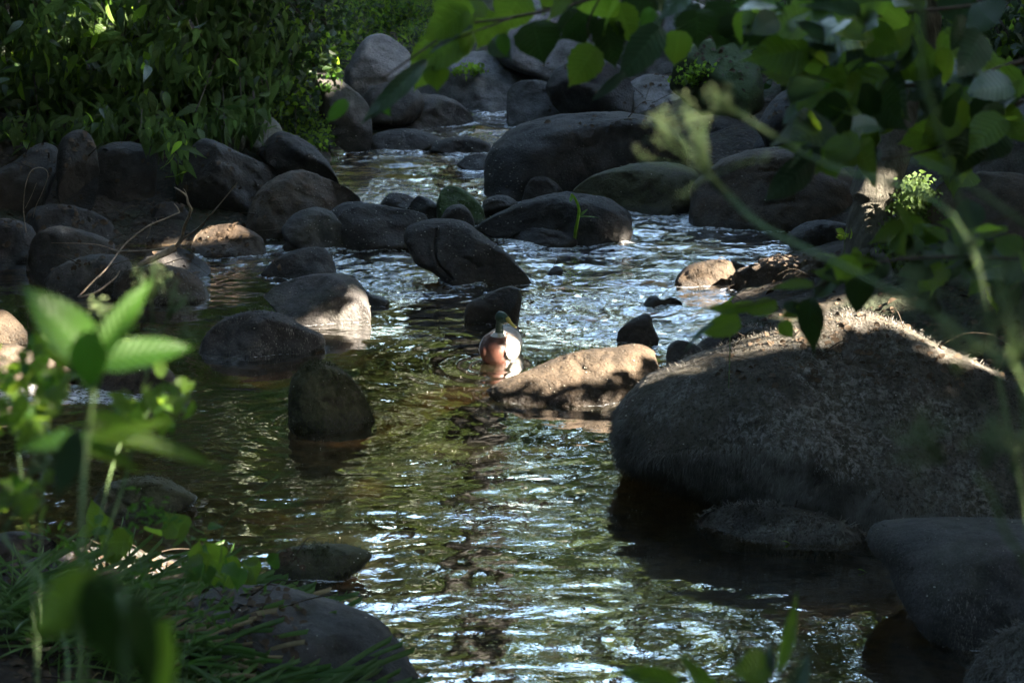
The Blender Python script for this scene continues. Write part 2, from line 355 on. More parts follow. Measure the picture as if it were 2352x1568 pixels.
zz += .0105 * streak * (1 - .8 * calm) * perlin(Wp * np.array([2.2, 5.6, 1]) + 5) + .0042 * streak * (1 - .8 * calm) * (1 - 2 * np.abs(perlin(Wp * np.array([4.5, 12, 1]))))
zz += .036 * riffle * fbm(flow * np.array([1.9, 2.9, 1]) + 8, 4, .52)
def rings(px, py, k, a, dec):
    c = on_z(px, py); r = np.hypot(P[:, 0] - c.x, P[:, 1] - c.y)
    rr = r + .05 * perlin(P3 * 3 + 2)
    return a * np.sin(k * rr) * np.exp(-r / dec) * (r < 5 * dec)
zz += rings(1138, 838, 38, .0028, .45) + rings(760, 975, 46, .0022, .4) + rings(1320, 900, 40, .0018, .4) + rings(1720, 1050, 30, .0012, .8) + rings(1500,1480,26,.002,.5)
def water_mat():
    t = NT('stream_water'); p = t.n('NewGeometry').outputs['Position']
    chop = t.n('Attribute', attribute_name='chop').outputs['Fac']; fo = t.n('Attribute', attribute_name='foam').outputs['Fac']
    m1 = t.n('Mapping', {'Vector': p, 'Scale': (1, 1.5, 1)}).outputs[0]
    h = t.math('ADD', t.noise(m1, 7.5, 3, .5, .6), t.math('MULTIPLY', t.noise(m1, 26, 2, .5), .14))
    bp = t.n('Bump', {'Strength': t.math('MULTIPLY', chop, .9, True), 'Distance': .06, 'Height': h}).outputs[0]
    fres = t.n('Fresnel', {'IOR': 1.333, 'Normal': bp}).outputs[0]
    fres = t.math('MINIMUM', t.math('MULTIPLY', fres, 3.2), .95)
    gl = t.n('BsdfGlossy', {'Color': (1, 1, 1, 1), 'Roughness': .015, 'Normal': bp})
    tp = t.n('BsdfTransparent', {'Color': (.80, .67, .44, 1)})
    murk = t.mix(t.noise(p, 1.2, 4), (.020, .022, .012), (.038, .038, .022))
    df = t.n('BsdfDiffuse', {'Color': murk})
    body = t.n('MixShader', {0: .18, 1: tp.outputs[0], 2: df.outputs[0]})
    wt = t.n('MixShader', {0: fres, 1: body.outputs[0], 2: gl.outputs[0]})
    fn = t.noise(t.n('Mapping', {'Vector': p, 'Scale': (1, 1.6, 1)}).outputs[0], 24, 6, .7, 1.2)
    fm = t.ramp(t.math('ADD', fn, t.math('MULTIPLY', t.math('SUBTRACT', fo, 1.0), .42)), [(.40, (0,) * 3), (.56, (1,) * 3)])
    # bubbles and fluff specks that drift on the whole surface
    fb = t.n('BsdfPrincipled', {'Base Color': (.68, .72, .78, 1), 'Roughness': .5, 'Normal': t.n('Bump', {'Strength': .8, 'Distance': .03, 'Height': fn}).outputs[0]})
    fin = t.n('MixShader', {0: t.math('MULTIPLY', fm, .85), 1: wt.outputs[0], 2: fb.outputs[0]})
    t.link(fin.outputs[0], t.out.inputs[0]); return t.m

# ------------------------------------------------------------------ rocks
_ico = {}
def ico(n):
    if n not in _ico:
        bm = bmesh.new(); bmesh.ops.create_icosphere(bm, subdivisions=n, radius=1)
        _ico[n] = (np.array([v.co[:] for v in bm.verts]), np.array([[v.index for v in f.verts] for f in bm.faces])); bm.free()
    return _ico[n]
ROCKS = {}
def rock(key, name, label, cat, poly, mat='rock', dz=0.0, thick=.75, lean=.45, sub=5, blocky=.85, rough=1.0, cuts=3, ext=.4, seed=None, group=None, Yw=None, crack=None, nscale=1.0):
    """a closed boulder: the outline seen in the photo is its cross-section, the depth is its own"""
    sd = seed if seed is not None else sum(ord(c) * (i + 3) for i, c in enumerate(key)) % 997
    rg = np.random.default_rng(sd)
    q = np.array([list(p) for p in bez([(x, y, 0) for x, y in poly + [poly[0]]], 5)])[:-1, :2]
    area = 0; cx = cy = 0
    for (x0, y0), (x1, y1) in zip(q, np.roll(q, -1, 0)):
        c = x0 * y1 - x1 * y0; area += c; cx += (x0 + x1) * c; cy += (y0 + y1) * c
    cx /= 3 * area; cy /= 3 * area
    pb = q[:, 1].max(); yw = Yw or on_z(cx, pb, dz).y
    k = 1 / ppm(yw)
    wm = (q[:, 0].max() - q[:, 0].min()) * k / 2; T = thick * wm
    hb = (pb - cy) * k
    Yc = yw + .72 * T + lean * hb
    k = 1 / ppm(Yc); T *= 1.0
    cen = at_y(cx, cy, Yc); D = (cen - CAM).normalized(); Rt = Vector((D.y, -D.x, 0)).normalized(); Up = Rt.cross(D)
    u = (q[:, 0] - cx) * k; v = -(q[:, 1] - cy) * k
    v = np.where(v < 0, v * (1 + ext), v)
    th = np.arctan2(v, u); r = np.hypot(u, v); o = np.argsort(th); th, r = th[o], r[o]
    V, F = ico(sub); a, b, d = V[:, 0], V[:, 2], V[:, 1]
    ang = np.arctan2(b, a); rho = np.hypot(a, b)
    rr = np.interp(ang, np.concatenate([th - 2 * np.pi, th, th + 2 * np.pi]), np.tile(r, 3))
    rho2 = rho ** blocky; dep = np.sign(d) * np.abs(d) ** blocky * T
    uu, vv = np.cos(ang) * rho2 * rr, np.sin(ang) * rho2 * rr
    # flat faces: cut the front and back bulge with planes that run through the depth
    for i in range(cuts):
        sgn = -1 if i < max(2, cuts - 1) else 1
        aa, bb = rg.normal(0, .32), rg.normal(.12, .34)
        lim = T * (.68 + .22 * rg.random()) + aa * uu + bb * vv
        x = sgn * dep
        hh = np.clip(.5 + .5 * (lim - x) / (.12 * T), 0, 1)
        m = x * hh + 0 * hh; m = lim * (1 - hh) + x * hh - .12 * T * hh * (1 - hh)
        dep = np.where(x > 0, sgn * m, dep)
    dep = dep + lean * vv
    Wd = np.array(cen)[None] + uu[:, None] * np.array(Rt) + vv[:, None] * np.array(Up) + dep[:, None] * np.array(D)
    # surface relief
    S = max(wm, .08); N = Wd - np.array(cen); N /= np.linalg.norm(N, axis=1)[:, None]
    off = rg.random(3) * 50
    Sc = min(S, .55); rp = (Wd - np.array(cen))
    rel = .13 * Sc * fbm(rp / S * 1.3 * nscale + off, 3, .5) - .03 * Sc * rough * np.maximum(0, .12 - np.abs(perlin(rp / S * 1.9 + off + 7))) * 7
    fine = .035 * Sc * rough * fbm(rp / Sc * 4.5 + off, 5, .56)
    sd_ = np.sign((N @ np.array(D)))
    Wd = Wd + np.array(D)[None] * (rel * sd_ * np.abs(N @ np.array(D)) ** .5)[:, None] + N * (fine + .12 * rel)[:, None]
    if crack:
        cp = np.array([[(a_ - cx) * k, -(b_ - cy) * k] for a_, b_ in crack]); dd = np.full(len(uu), 9.0)
        for p0, p1 in zip(cp[:-1], cp[1:]):
            e_ = p1 - p0; t_ = np.clip(((uu - p0[0]) * e_[0] + (vv - p0[1]) * e_[1]) / (e_ @ e_), 0, 1); dd = np.minimum(dd, np.hypot(uu - p0[0] - t_ * e_[0], vv - p0[1] - t_ * e_[1]))
        fr = (d < .15); Wd = Wd + np.array(D)[None] * (.035 * np.exp(-(dd / .006) ** 2) * fr)[:, None]
    base = Vector((cen.x, cen.y, max(0, dz)))
    ob = mesh_obj(name, Wd, [F], M[mat], origin=base)
    tag(ob, label, cat, group); ROCKS[key] = (ob, Wd, cen, wm)
    return ob

B = 'boulder'; K = 'rock'; ST = 'stone'
rock('R1', 'boulder', 'huge boulder furred with hanging dark moss, filling the right side of the stream', B,
     [(1406,1010),(1412,960),(1440,912),(1490,868),(1560,835),(1650,800),(1740,770),(1820,738),(1880,715),(1935,702),(1995,712),(2060,735),(2140,775),(2230,815),(2320,860),(2420,915),(2560,1000),(2600,1120),(2500,1190),(2300,1200),(2050,1200),(1900,1185),(1750,1150),(1600,1105),(1500,1080),(1430,1060)],
     'rock_fur', thick=.55, lean=.55, sub=7, blocky=.85, rough=.8, ext=.35, cuts=1, seed=5)
rock('R2', 'rock', 'low flat mossy rock lying in dark water just in front of the huge furred boulder', K,
     [(1597,1205),(1620,1180),(1680,1163),(1770,1160),(1860,1168),(1930,1190),(1980,1215),(1940,1232),(1850,1242),(1740,1243),(1640,1236)], 'rock_fur', thick=.35, lean=.9, ext=.8, cuts=1, sub=5)
rock('R3', 'boulder', 'smooth velvety grey boulder at the right edge below the huge furred boulder', B,
     [(1975,1250),(1992,1218),(2060,1202),(2200,1190),(2352,1186),(2560,1200),(2700,1330),(2600,1480),(2400,1510),(2250,1488),(2150,1448),(2080,1390),(2030,1320),(1990,1285)], 'rock_mid', thick=.6, lean=.7, sub=6, cuts=2, rough=.5)
rock('R4', 'boulder', 'mossy boulder cut by the bottom right corner of the view', B,
     [(2205,1590),(2240,1510),(2290,1460),(2352,1428),(2480,1410),(2620,1500),(2650,1640),(2500,1720),(2300,1700),(2220,1650)], 'rock_fur', thick=.7, lean=.4)
rock('R5', 'rock', 'long pitted brown rock in a patch of sun beside the duck', K,
     [(1112,884),(1160,868),(1210,852),(1260,830),(1310,808),(1360,799),(1410,797),(1440,789),(1480,791),(1502,806),(1514,845),(1505,866),(1470,884),(1400,905),(1330,917),(1270,926),(1200,919),(1150,905)], 'rock_sun', thick=.32, lean=.7, sub=6, cuts=0, ext=.6, rough=1.3)
rock('R6', 'rock', 'upright cone of a rock with a mossy cap standing alone in the pool', K,
     [(663,965),(667,880),(690,846),(722,829),(760,833),(800,862),(832,902),(857,948),(862,972),(830,983),(740,985),(690,979)], 'rock_moss', thick=.85, lean=.2, sub=6, cuts=3, rough=1.3)
rock('R7', 'rock', 'dark humped rock with a long low tail, behind the mossy cone shaped rock', K,
     [(455,802),(468,775),(500,740),(548,719),(600,713),(650,725),(700,752),(742,775),(735,797),(650,815),(520,818),(460,810)], 'rock', thick=.55, lean=.55, sub=6, cuts=2)
rock('R8', 'boulder', 'broad smooth boulder with a sunlit lower right end', B,
     [(603,678),(640,652),(700,633),(760,627),(812,638),(836,665),(848,700),(846,732),(812,752),(750,754),(690,738),(640,712)], 'rock_mid', thick=.65, lean=.8, sub=6, cuts=2, rough=.6)
rock('R9', 'rock', 'low pointed grey rock in the riffle above the broad smooth boulder', K,
     [(598,624),(640,590),(690,572),(730,568),(755,578),(766,600),(770,628),(730,640),(660,643)], 'rock', thick=.5, lean=.6)
rock('R10', 'boulder', 'long slab like boulder slanting down to the right with a deep crack', B,
     [(928,555),(934,525),(968,507),(1020,501),(1070,510),(1102,535),(1142,565),(1190,603),(1226,640),(1228,657),(1170,665),(1110,661),(1040,640),(990,612),(955,598)], 'rock', thick=.5, lean=.6, sub=7, cuts=2, rough=.8, crack=[(1004,528),(1000,556),(1001,590),(1012,612),(1040,640)])
rock('R11', 'rock', 'dark leaning rock right behind the head of the duck', K,
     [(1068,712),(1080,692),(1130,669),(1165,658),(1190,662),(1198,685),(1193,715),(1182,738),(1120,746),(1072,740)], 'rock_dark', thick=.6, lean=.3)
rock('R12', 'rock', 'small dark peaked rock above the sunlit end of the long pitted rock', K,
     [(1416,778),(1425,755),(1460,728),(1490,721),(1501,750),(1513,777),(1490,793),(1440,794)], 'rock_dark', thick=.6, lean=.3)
rock('R13', 'rock', 'small dark rock squeezed against the left shoulder of the huge boulder', K,
     [(1530,822),(1535,795),(1560,781),(1595,790),(1625,812),(1615,838),(1570,852),(1536,849)], 'rock_dark', thick=.7, lean=.3)
rock('R14', 'stone', 'small double humped dark stone poking out of the riffle near the right bank', ST,
     [(1476,702),(1490,682),(1508,680),(1520,688),(1545,683),(1570,702),(1530,711),(1485,711)], 'rock_dark', thick=.5, lean=.3, sub=4)
rock('R15', 'stone', 'tiny dark stone alone in the middle of the riffle', ST,
     [(1256,628),(1275,611),(1294,620),(1285,633),(1265,635)], 'rock_dark', thick=.6, lean=.3, sub=4)
rock('R16', 'rock', 'sunlit tan rock at the foot of the right bank', K,
     [(1548,645),(1580,612),(1640,598),(1700,605),(1732,628),(1695,660),(1630,667),(1580,655)], 'rock_sun', thick=.6, lean=.7)
rock('R18', 'boulder', 'wide dark boulder behind the thin green sprout', B,
     [(1088,522),(1150,487),(1210,461),(1280,444),(1340,446),(1400,458),(1442,485),(1452,518),(1437,545),(1380,560),(1250,557),(1130,533)], 'rock', thick=.5, lean=.5, sub=6, cuts=3)
rock('R19', 'rock', 'small low rock at the foot of the thin green sprout', K,
     [(1176,543),(1215,526),(1270,528),(1326,546),(1312,566),(1220,565),(1180,557)], 'rock', thick=.5, lean=.5)
rock('R20', 'rock', 'dark egg shaped rock leaning on the biggest middle boulder', K,
     [(1195,468),(1212,418),(1238,402),(1266,412),(1292,440),(1280,470)], 'rock_dark', thick=.8, lean=.3)
rock('R21', 'boulder', 'great dark rounded boulder dominating the middle distance', B,
     [(1117,405),(1120,370),(1142,328),(1200,287),(1280,266),(1400,259),(1480,267),(1532,290),(1565,325),(1570,380),(1500,425),(1380,450),(1200,466),(1122,452)], 'rock', thick=.6, lean=.55, sub=6, cuts=3, rough=.8, seed=31)
rock('R22', 'boulder', 'steep blue grey boulder beside the narrow water chute', B,
     [(1165,268),(1168,215),(1190,190),(1240,187),(1282,203),(1322,225),(1348,257),(1310,275),(1240,288),(1180,294)], 'rock_mid', thick=.6, lean=.4)
rock('R23', 'boulder', 'flat topped boulder with an undercut front, left of the water chute', B,
     [(880,290),(905,258),(942,224),(1000,218),(1048,234),(1083,268),(1087,293),(1030,302),(940,300)], 'rock_mid', thick=.6, lean=.6, cuts=4)
rock('R24', 'rock', 'low wet rock below the flat topped undercut boulder', K,
     [(842,330),(868,306),(930,296),(990,308),(1015,332),(960,347),(870,347)], 'rock', thick=.6, lean=.7)
rock('R25', 'rock', 'smooth low rock touching the great dark boulder at the head of the pool', K,
     [(985,345),(1010,322),(1075,315),(1122,330),(1118,350),(1060,357)], 'rock', thick=.6, lean=.7)
rock('R26', 'stone', 'small flat wet stone at the left foot of the great dark boulder', ST,
     [(1048,378),(1080,355),(1120,357),(1122,385),(1080,392)], 'rock', thick=.6, lean=.7, sub=4)
rock('R27', 'boulder', 'pale topped slab boulder bridging the head of the stream', B,
     [(955,205),(1000,152),(1060,126),(1150,119),(1212,145),(1240,172),(1230,215),(1165,250),(1120,262),(1040,260),(965,235)], 'rock_top', thick=.6, lean=.9, sub=6, cuts=4)
rock('R28', 'boulder', 'pale lichen covered boulder among the greenery at the head of the stream', B,
     [(795,160),(838,92),(880,81),(922,105),(947,142),(938,195),(870,210),(800,200)], 'rock_top', thick=.7, lean=.6, dz=.25, cuts=4)
rock('R29', 'boulder', 'tilted grey boulder on the left bank with its tip in the light', B,
     [(718,170),(760,172),(802,200),(843,240),(852,300),(832,325),(780,312),(738,262)], 'rock_mid', thick=.7, lean=.5, dz=.1)
rock('R30', 'boulder', 'light grey domed boulder behind the great dark boulder', B,
     [(1425,245),(1440,203),(1482,174),(1540,179),(1612,205),(1672,245),(1665,280),(1560,285),(1440,275)], 'rock_top', thick=.6, lean=.6, dz=.05)
rock('R31', 'boulder', 'grey boulder half hidden by the blurred flower head', B,
     [(1530,320),(1585,275),(1660,266),(1712,290),(1750,335),(1720,385),(1620,400),(1560,380)], 'rock', thick=.6, lean=.5)
rock('R32', 'boulder', 'slanted mossy boulder between the two largest dark boulders', B,
     [(1310,445),(1358,407),(1440,381),(1520,372),(1582,385),(1608,412),(1602,462),(1560,488),(1480,495),(1400,480)], 'rock_moss', thick=.6, lean=.5)
rock('R33', 'boulder', 'large brown round boulder beside the tree trunk', B,
     [(1588,475),(1600,420),(1660,370),(1742,344),(1830,339),(1902,360),(1962,420),(1975,490),(1900,515),(1780,522),(1640,527),(1600,508)], 'rock_brown', thick=.65, lean=.45, sub=6, cuts=2)
rock('R34', 'rock', 'dark rounded rock tucked under the large brown boulder near the trunk', K,
     [(1808,540),(1850,512),(1910,507),(1962,525),(1965,570),(1870,585),(1820,567)], 'rock', thick=.6, lean=.5)
rock('R35', 'rock', 'round egg like rock at the left end of the row that dams the pool', K,
     [(649,522),(680,489),(730,477),(775,495),(798,532),(796,566),(750,581),(690,566),(655,545)], 'rock_mid', thick=.7, lean=.5)
rock('R36', 'boulder', 'long smooth dark boulder in the row that dams the pool', B,
     [(755,490),(790,466),(850,467),(920,480),(978,497),(970,545),(900,568),(810,574),(770,540)], 'rock', thick=.55, lean=.45)
rock('R37', 'rock', 'rounded dark rock behind the long smooth dark boulder', K,
     [(873,468),(895,445),(930,446),(955,462),(950,490),(880,486)], 'rock_dark', thick=.7, lean=.4)
rock('R38', 'rock', 'dark ridged rock between the rounded one and the green mossy one', K,
     [(930,488),(958,452),(990,460),(1015,486),(1005,512),(945,512)], 'rock_dark', thick=.7, lean=.4)
rock('R39', 'rock', 'peaked rock covered in dark green moss in the middle of the dam', K,
     [(1003,470),(1018,433),(1050,429),(1090,455),(1113,490),(1108,514),(1060,520),(1010,510)], 'rock_green', thick=.8, lean=.35)
rock('R40', 'stone', 'small dome of a stone in front of the green mossy peaked rock', ST,
     [(1008,508),(1030,476),(1060,470),(1082,490),(1088,525),(1045,532)], 'rock_dark', thick=.7, lean=.4, sub=4)
rock('R41', 'rock', 'dark rock right of the green mossy peaked rock', K,
     [(1100,488),(1120,456),(1160,449),(1190,470),(1180,502),(1115,508)], 'rock_dark', thick=.7, lean=.4)
rock('R42', 'rock', 'rounded rock with a sun warmed top right of the dead branch', K,
     [(439,567),(453,536),(490,518),(545,517),(592,540),(608,567),(600,583),(540,591),(470,587)], 'rock_brown', thick=.6, lean=.6, seed=3)
rock('R43', 'stone', 'little brown stone tucked below the egg like rock', ST,
     [(648,566),(670,547),(697,560),(692,577),(660,578)], 'rock_brown', thick=.7, lean=.4, sub=4)
rock('R44', 'rock', 'oval grey rock under the thin end of the dead branch', K,
     [(104,642),(130,612),(180,592),(240,584),(290,594),(302,622),(275,662),(180,674),(120,667)], 'rock_mid', thick=.6, lean=.6)
rock('R45', 'rock', 'pale grey rounded rock at the left margin of the stream', K,
     [(60,600),(75,550),(105,526),(150,520),(215,540),(262,566),(240,596),(180,610),(120,632),(75,624)], 'rock_mid', thick=.6, lean=.5)
rock('R46', 'rock', 'rough topped rock behind the pale grey rounded rock on the left', K,
     [(60,525),(72,480),(140,469),(230,496),(268,540),(250,568),(150,560),(80,556)], 'rock', thick=.6, lean=.5)
rock('R47', 'rock', 'furrowed brown rock below the thick sunlit piece of dead branch', K,
     [(260,672),(270,640),(310,612),(370,609),(430,623),(472,662),(468,690),(380,697),(290,687)], 'rock_brown', thick=.6, lean=.6, rough=1.5)
rock('R48', 'rock', 'flat dark rock behind the furrowed brown rock', K,
     [(300,622),(350,577),(412,568),(462,598),(482,625),(425,642),(350,645)], 'rock', thick=.6, lean=.6)
rock('R49', 'boulder', 'big shaded boulder at the far left under the hanging leaves', B,
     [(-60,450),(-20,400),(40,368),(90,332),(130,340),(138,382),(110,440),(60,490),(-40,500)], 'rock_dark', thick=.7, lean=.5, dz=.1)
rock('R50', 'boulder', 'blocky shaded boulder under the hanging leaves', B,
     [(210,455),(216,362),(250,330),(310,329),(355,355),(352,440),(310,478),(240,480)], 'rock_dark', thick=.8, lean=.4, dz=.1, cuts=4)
rock('R51', 'rock', 'dark rock at the left edge beside the pale grey rounded one', K,
     [(-60,560),(-30,512),(30,504),(78,530),(75,590),(10,600),(-50,600)], 'rock', thick=.7, lean=.5)
rock('R52', 'boulder', 'tall wedge boulder sloping down from the hanging leaves', B,
     [(410,470),(405,400),(435,345),(478,318),(560,358),(632,392),(625,440),(570,510),(480,505)], 'rock_dark', thick=.7, lean=.5, sub=6, dz=.05, cuts=4)
rock('R53', 'boulder', 'long brown dark boulder behind the egg like rock on the left bank', B,
     [(560,510),(600,432),(680,392),(750,412),(805,440),(824,468),(760,490),(710,495),(650,535),(590,545)], 'rock_brown', thick=.6, lean=.5, sub=6)
rock('R54', 'boulder', 'dim boulder sloping to the pool under the ivy', B,
     [(590,350),(640,303),(702,323),(742,360),(778,410),(772,436),(700,420),(640,400)], 'rock', thick=.7, lean=.6, dz=.05)
rock('R55', 'rock', 'pale cracked rock peeping from the ivy on the left bank', K,
     [(545,285),(560,262),(605,260),(642,288),(652,330),(600,340),(558,322)], 'rock_pale', thick=.7, lean=.6, dz=.25)
rock('R56', 'rock', 'pale mossy rock under the lowest leaves of the shrub', K,
     [(470,310),(500,285),(545,287),(570,315),(545,342),(490,335)], 'rock_pale', thick=.7, lean=.6, dz=.25)
rock('R57', 'rock', 'brown rock catching sun at the left edge behind the big blurred leaf', K,
     [(-80,760),(-40,722),(10,712),(45,742),(62,772),(50,800),(-30,812),(-80,800)], 'rock_sun', thick=.7, lean=.6)
rock('R57b', 'rock', 'reddish wedge rock at the left edge above the white water', K,
     [(-80,850),(-40,800),(20,790),(75,805),(130,835),(175,862),(182,888),(60,898),(-60,895)], 'rock_brown', thick=.5, lean=.6, rough=1.4)
rock('R58', 'rock', 'flat topped rock behind the blurred stem above the white water', K,
     [(212,878),(250,840),(320,832),(382,845),(402,872),(385,902),(300,910),(235,905)], 'rock_brown', thick=.6, lean=.6)
rock('R59', 'rock', 'mossy wet rock with a glistening side in the near left pool', K,
     [(206,1160),(240,1112),(300,1096),(370,1096),(430,1130),(450,1152),(380,1182),(290,1188),(220,1174)], 'rock_moss', thick=.6, lean=.6, sub=6, rough=1.4)
rock('R60', 'rock', 'dark rock at the left edge behind the near grasses', K,
     [(-80,1270),(-30,1228),(60,1222),(122,1245),(128,1275),(60,1305),(-50,1310)], 'rock_dark', thick=.6, lean=.5)
rock('R61', 'boulder', 'long layered boulder behind the near stems and grass', B,
     [(15,1340),(45,1285),(130,1262),(250,1256),(380,1282),(450,1318),(500,1360),(440,1420),(250,1440),(60,1420)], 'rock_mid', thick=.5, lean=.7, sub=6, cuts=2, rough=1.5)
rock('R62', 'boulder', 'broad earthy boulder at the bottom edge behind the grass tufts', B,
     [(330,1460),(420,1370),(520,1335),(640,1333),(760,1368),(862,1410),(932,1482),(968,1568),(960,1660),(800,1740),(450,1720),(320,1600)], 'rock_mid', thick=.55, lean=.7, sub=6, cuts=2, seed=12)
rock('R63', 'rock', 'dark mossy rock between the near pool and the earthy boulder', K,
     [(615,1290),(640,1262),(710,1250),(790,1250),(852,1270),(838,1300),(740,1335),(650,1335)], 'rock_moss', thick=.5, lean=.6, rough=1.3)
# far right and the head of the stream
rock('R64', 'boulder', 'grey boulder behind the leafy branch at the right edge', B, [(2170,350),(2210,290),(2280,240),(2370,232),(2460,280),(2470,380),(2350,430),(2220,410)], 'rock_top', thick=.7, lean=.5, dz=.5)
rock('R65', 'boulder', 'brown boulder on the right bank behind the crossing stalks', B, [(2120,480),(2170,425),(2260,398),(2370,405),(2460,460),(2440,560),(2260,580),(2140,545)], 'rock_brown', thick=.7, lean=.5, dz=.4)
rock('R66', 'boulder', 'dark boulder seen through the leaves right of the light domed boulder', B, [(1740,290),(1775,235),(1840,195),(1920,200),(1980,250),(1990,320),(1900,350),(1790,340)], 'rock', thick=.7, lean=.5, dz=.3)
rock('R67', 'boulder', 'dark shelving boulder behind the steep blue grey boulder', B, [(1255,200),(1280,160),(1340,135),(1420,150),(1450,200),(1440,255),(1350,262),(1280,235)], 'rock', thick=.7, lean=.6, dz=.15, cuts=4)
rock('R68', 'boulder', 'dark mossy boulder in the shade above the light domed boulder', B, [(1540,195),(1560,130),(1620,95),(1690,100),(1740,150),(1750,230),(1690,262),(1600,230)], 'rock_green', thick=.7, lean=.5, dz=.35, cuts=4)
rock('R69', 'boulder', 'pale ledge of rock at the very head of the stream', B, [(1130,60),(1170,-10),(1280,-50),(1400,-30),(1450,30),(1440,110),(1340,150),(1220,135),(1150,110)], 'rock_top', thick=.8, lean=1.0, dz=.35, cuts=4)
rock('R70', 'boulder', 'lilac grey ledge behind the hanging leaves at the head of the stream', B, [(1380,70),(1440,10),(1540,-10),(1640,30),(1660,90),(1560,130),(1450,140)], 'rock_top', thick=.8, lean=.9, dz=.45, cuts=4)
rock('R71', 'rock', 'brown rock among leaves between the large brown boulder and the bank', K, [(1730,340),(1760,300),(1830,280),(1900,295),(1930,335),(1880,370),(1780,370)], 'rock', thick=.7, lean=.5, dz=.15)
rock('R72', 'rock', 'shaded rock between the pale lichen boulder and the slab at the head', K, [(820,250),(850,205),(910,190),(960,210),(970,250),(920,275),(850,272)], 'rock_dark', thick=.7, lean=.5, dz=.1)
rock('R73', 'root_mass', 'knotted brown root mass of earth between tan rock and tree trunk', 'root mass', [(1655,700),(1690,640),(1740,605),(1820,588),(1920,590),(2010,600),(2060,650),(2030,710),(1900,735),(1760,730)], 'roots', thick=.5, lean=.7, sub=6, rough=4, Yw=15.6)
rock('R74', 'stump', 'grey gnarled old stump wood behind the top of the huge boulder', 'stump', [(2010,760),(2020,670),(2100,620),(2220,610),(2340,630),(2480,700),(2480,820),(2300,860),(2120,830)], 'roots', thick=.6, lean=.4, sub=6, rough=4, Yw=15.0)
rock('R75', 'rock', 'long low rock peering out behind the left shoulder of the huge boulder', K, [(1590,800),(1640,770),(1720,752),(1800,755),(1840,780),(1790,815),(1680,830),(1600,825)], 'rock', thick=.5, lean=.6, Yw=14.6)
rock('R78', 'stone', 'wedge of dark stone trailing from the broad smooth boulder', ST, [(825,700),(838,668),(855,676),(895,692),(870,706)], 'rock_dark', thick=.6, lean=.7, sub=4)
rock('R79', 'rock', 'dark rock among roots at the foot of the left bank behind the dead branch', K, [(345,500),(360,470),(400,465),(435,490),(440,530),(400,545),(350,535)], 'rock', thick=.7, lean=.5)
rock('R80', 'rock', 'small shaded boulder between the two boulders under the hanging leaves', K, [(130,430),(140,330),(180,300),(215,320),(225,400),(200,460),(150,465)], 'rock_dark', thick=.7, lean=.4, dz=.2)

# the water meets every rock: a ring of ripples and a broken line of froth
from mathutils.kdtree import KDTree
_pts = np.concatenate([W[np.abs(W[:, 2]) < .018][::2] for _, W, _, _ in ROCKS.values()])
kd = KDTree(len(_pts))
for i_, p_ in enumerate(_pts): kd.insert((p_[0], p_[1], 0), i_)
kd.balance(); dist = np.full(len(P), 9.0)
for i_ in np.where((np.abs(P[:, 0]) < 5) & (P[:, 1] < 24))[0]: dist[i_] = kd.find((P[i_, 0], P[i_, 1], 0))[2]
zz += .0030 * (.35 + riffle) * np.cos(dist * 85 + 3 * perlin(P3 * 3)) * np.exp(-dist / .10) + .010 * riffle * np.exp(-dist / .05)
edge = sstep(-.12, .02, sdist(P))
water = mesh_obj('water', np.column_stack([P, zz - .0 * edge]), [grid_faces(len(wx), len(wy))], M['earth'])
tag(water, kind='structure')
foam = 1.4 * blob(40, 905, .6, .14) + 1.1 * blob(230, 922, .35, .08) + .55 * blob(1560, 505, .5, .3) + .5 * blob(1180, 495, .35, .12) + .35 * blob(1120, 285, .3, .5) + .35 * blob(640, 580, .35, .2) + .3 * blob(1480, 560, .8, .35) \
     + .4 * blob(1090, 395, .14, .2) + .3 * blob(1050,550,.5,.15) + .3*blob(1150,530,.3,.15)
foam = foam + (1.1 + .1 * riffle - .1 * calm) * np.exp(-(dist / (.016 + .034 * riffle)) ** 2) * (.75 + .5 * perlin(P3 * 4))
me = water.data; at = me.attributes.new('foam', 'FLOAT', 'POINT'); at.data.foreach_set('value', np.clip(foam, 0, 1).astype(np.float32))
at = me.attributes.new('chop', 'FLOAT', 'POINT'); at.data.foreach_set('value', np.clip((.12 + .55 * riffle + .18 * patch - .3 * calm - .1 * streak) * (.35 + .9 * patch) * (1 - .75 * pool) - .04 * pool, 0.03, 1.6).astype(np.float32))
me.materials[0] = water_mat()
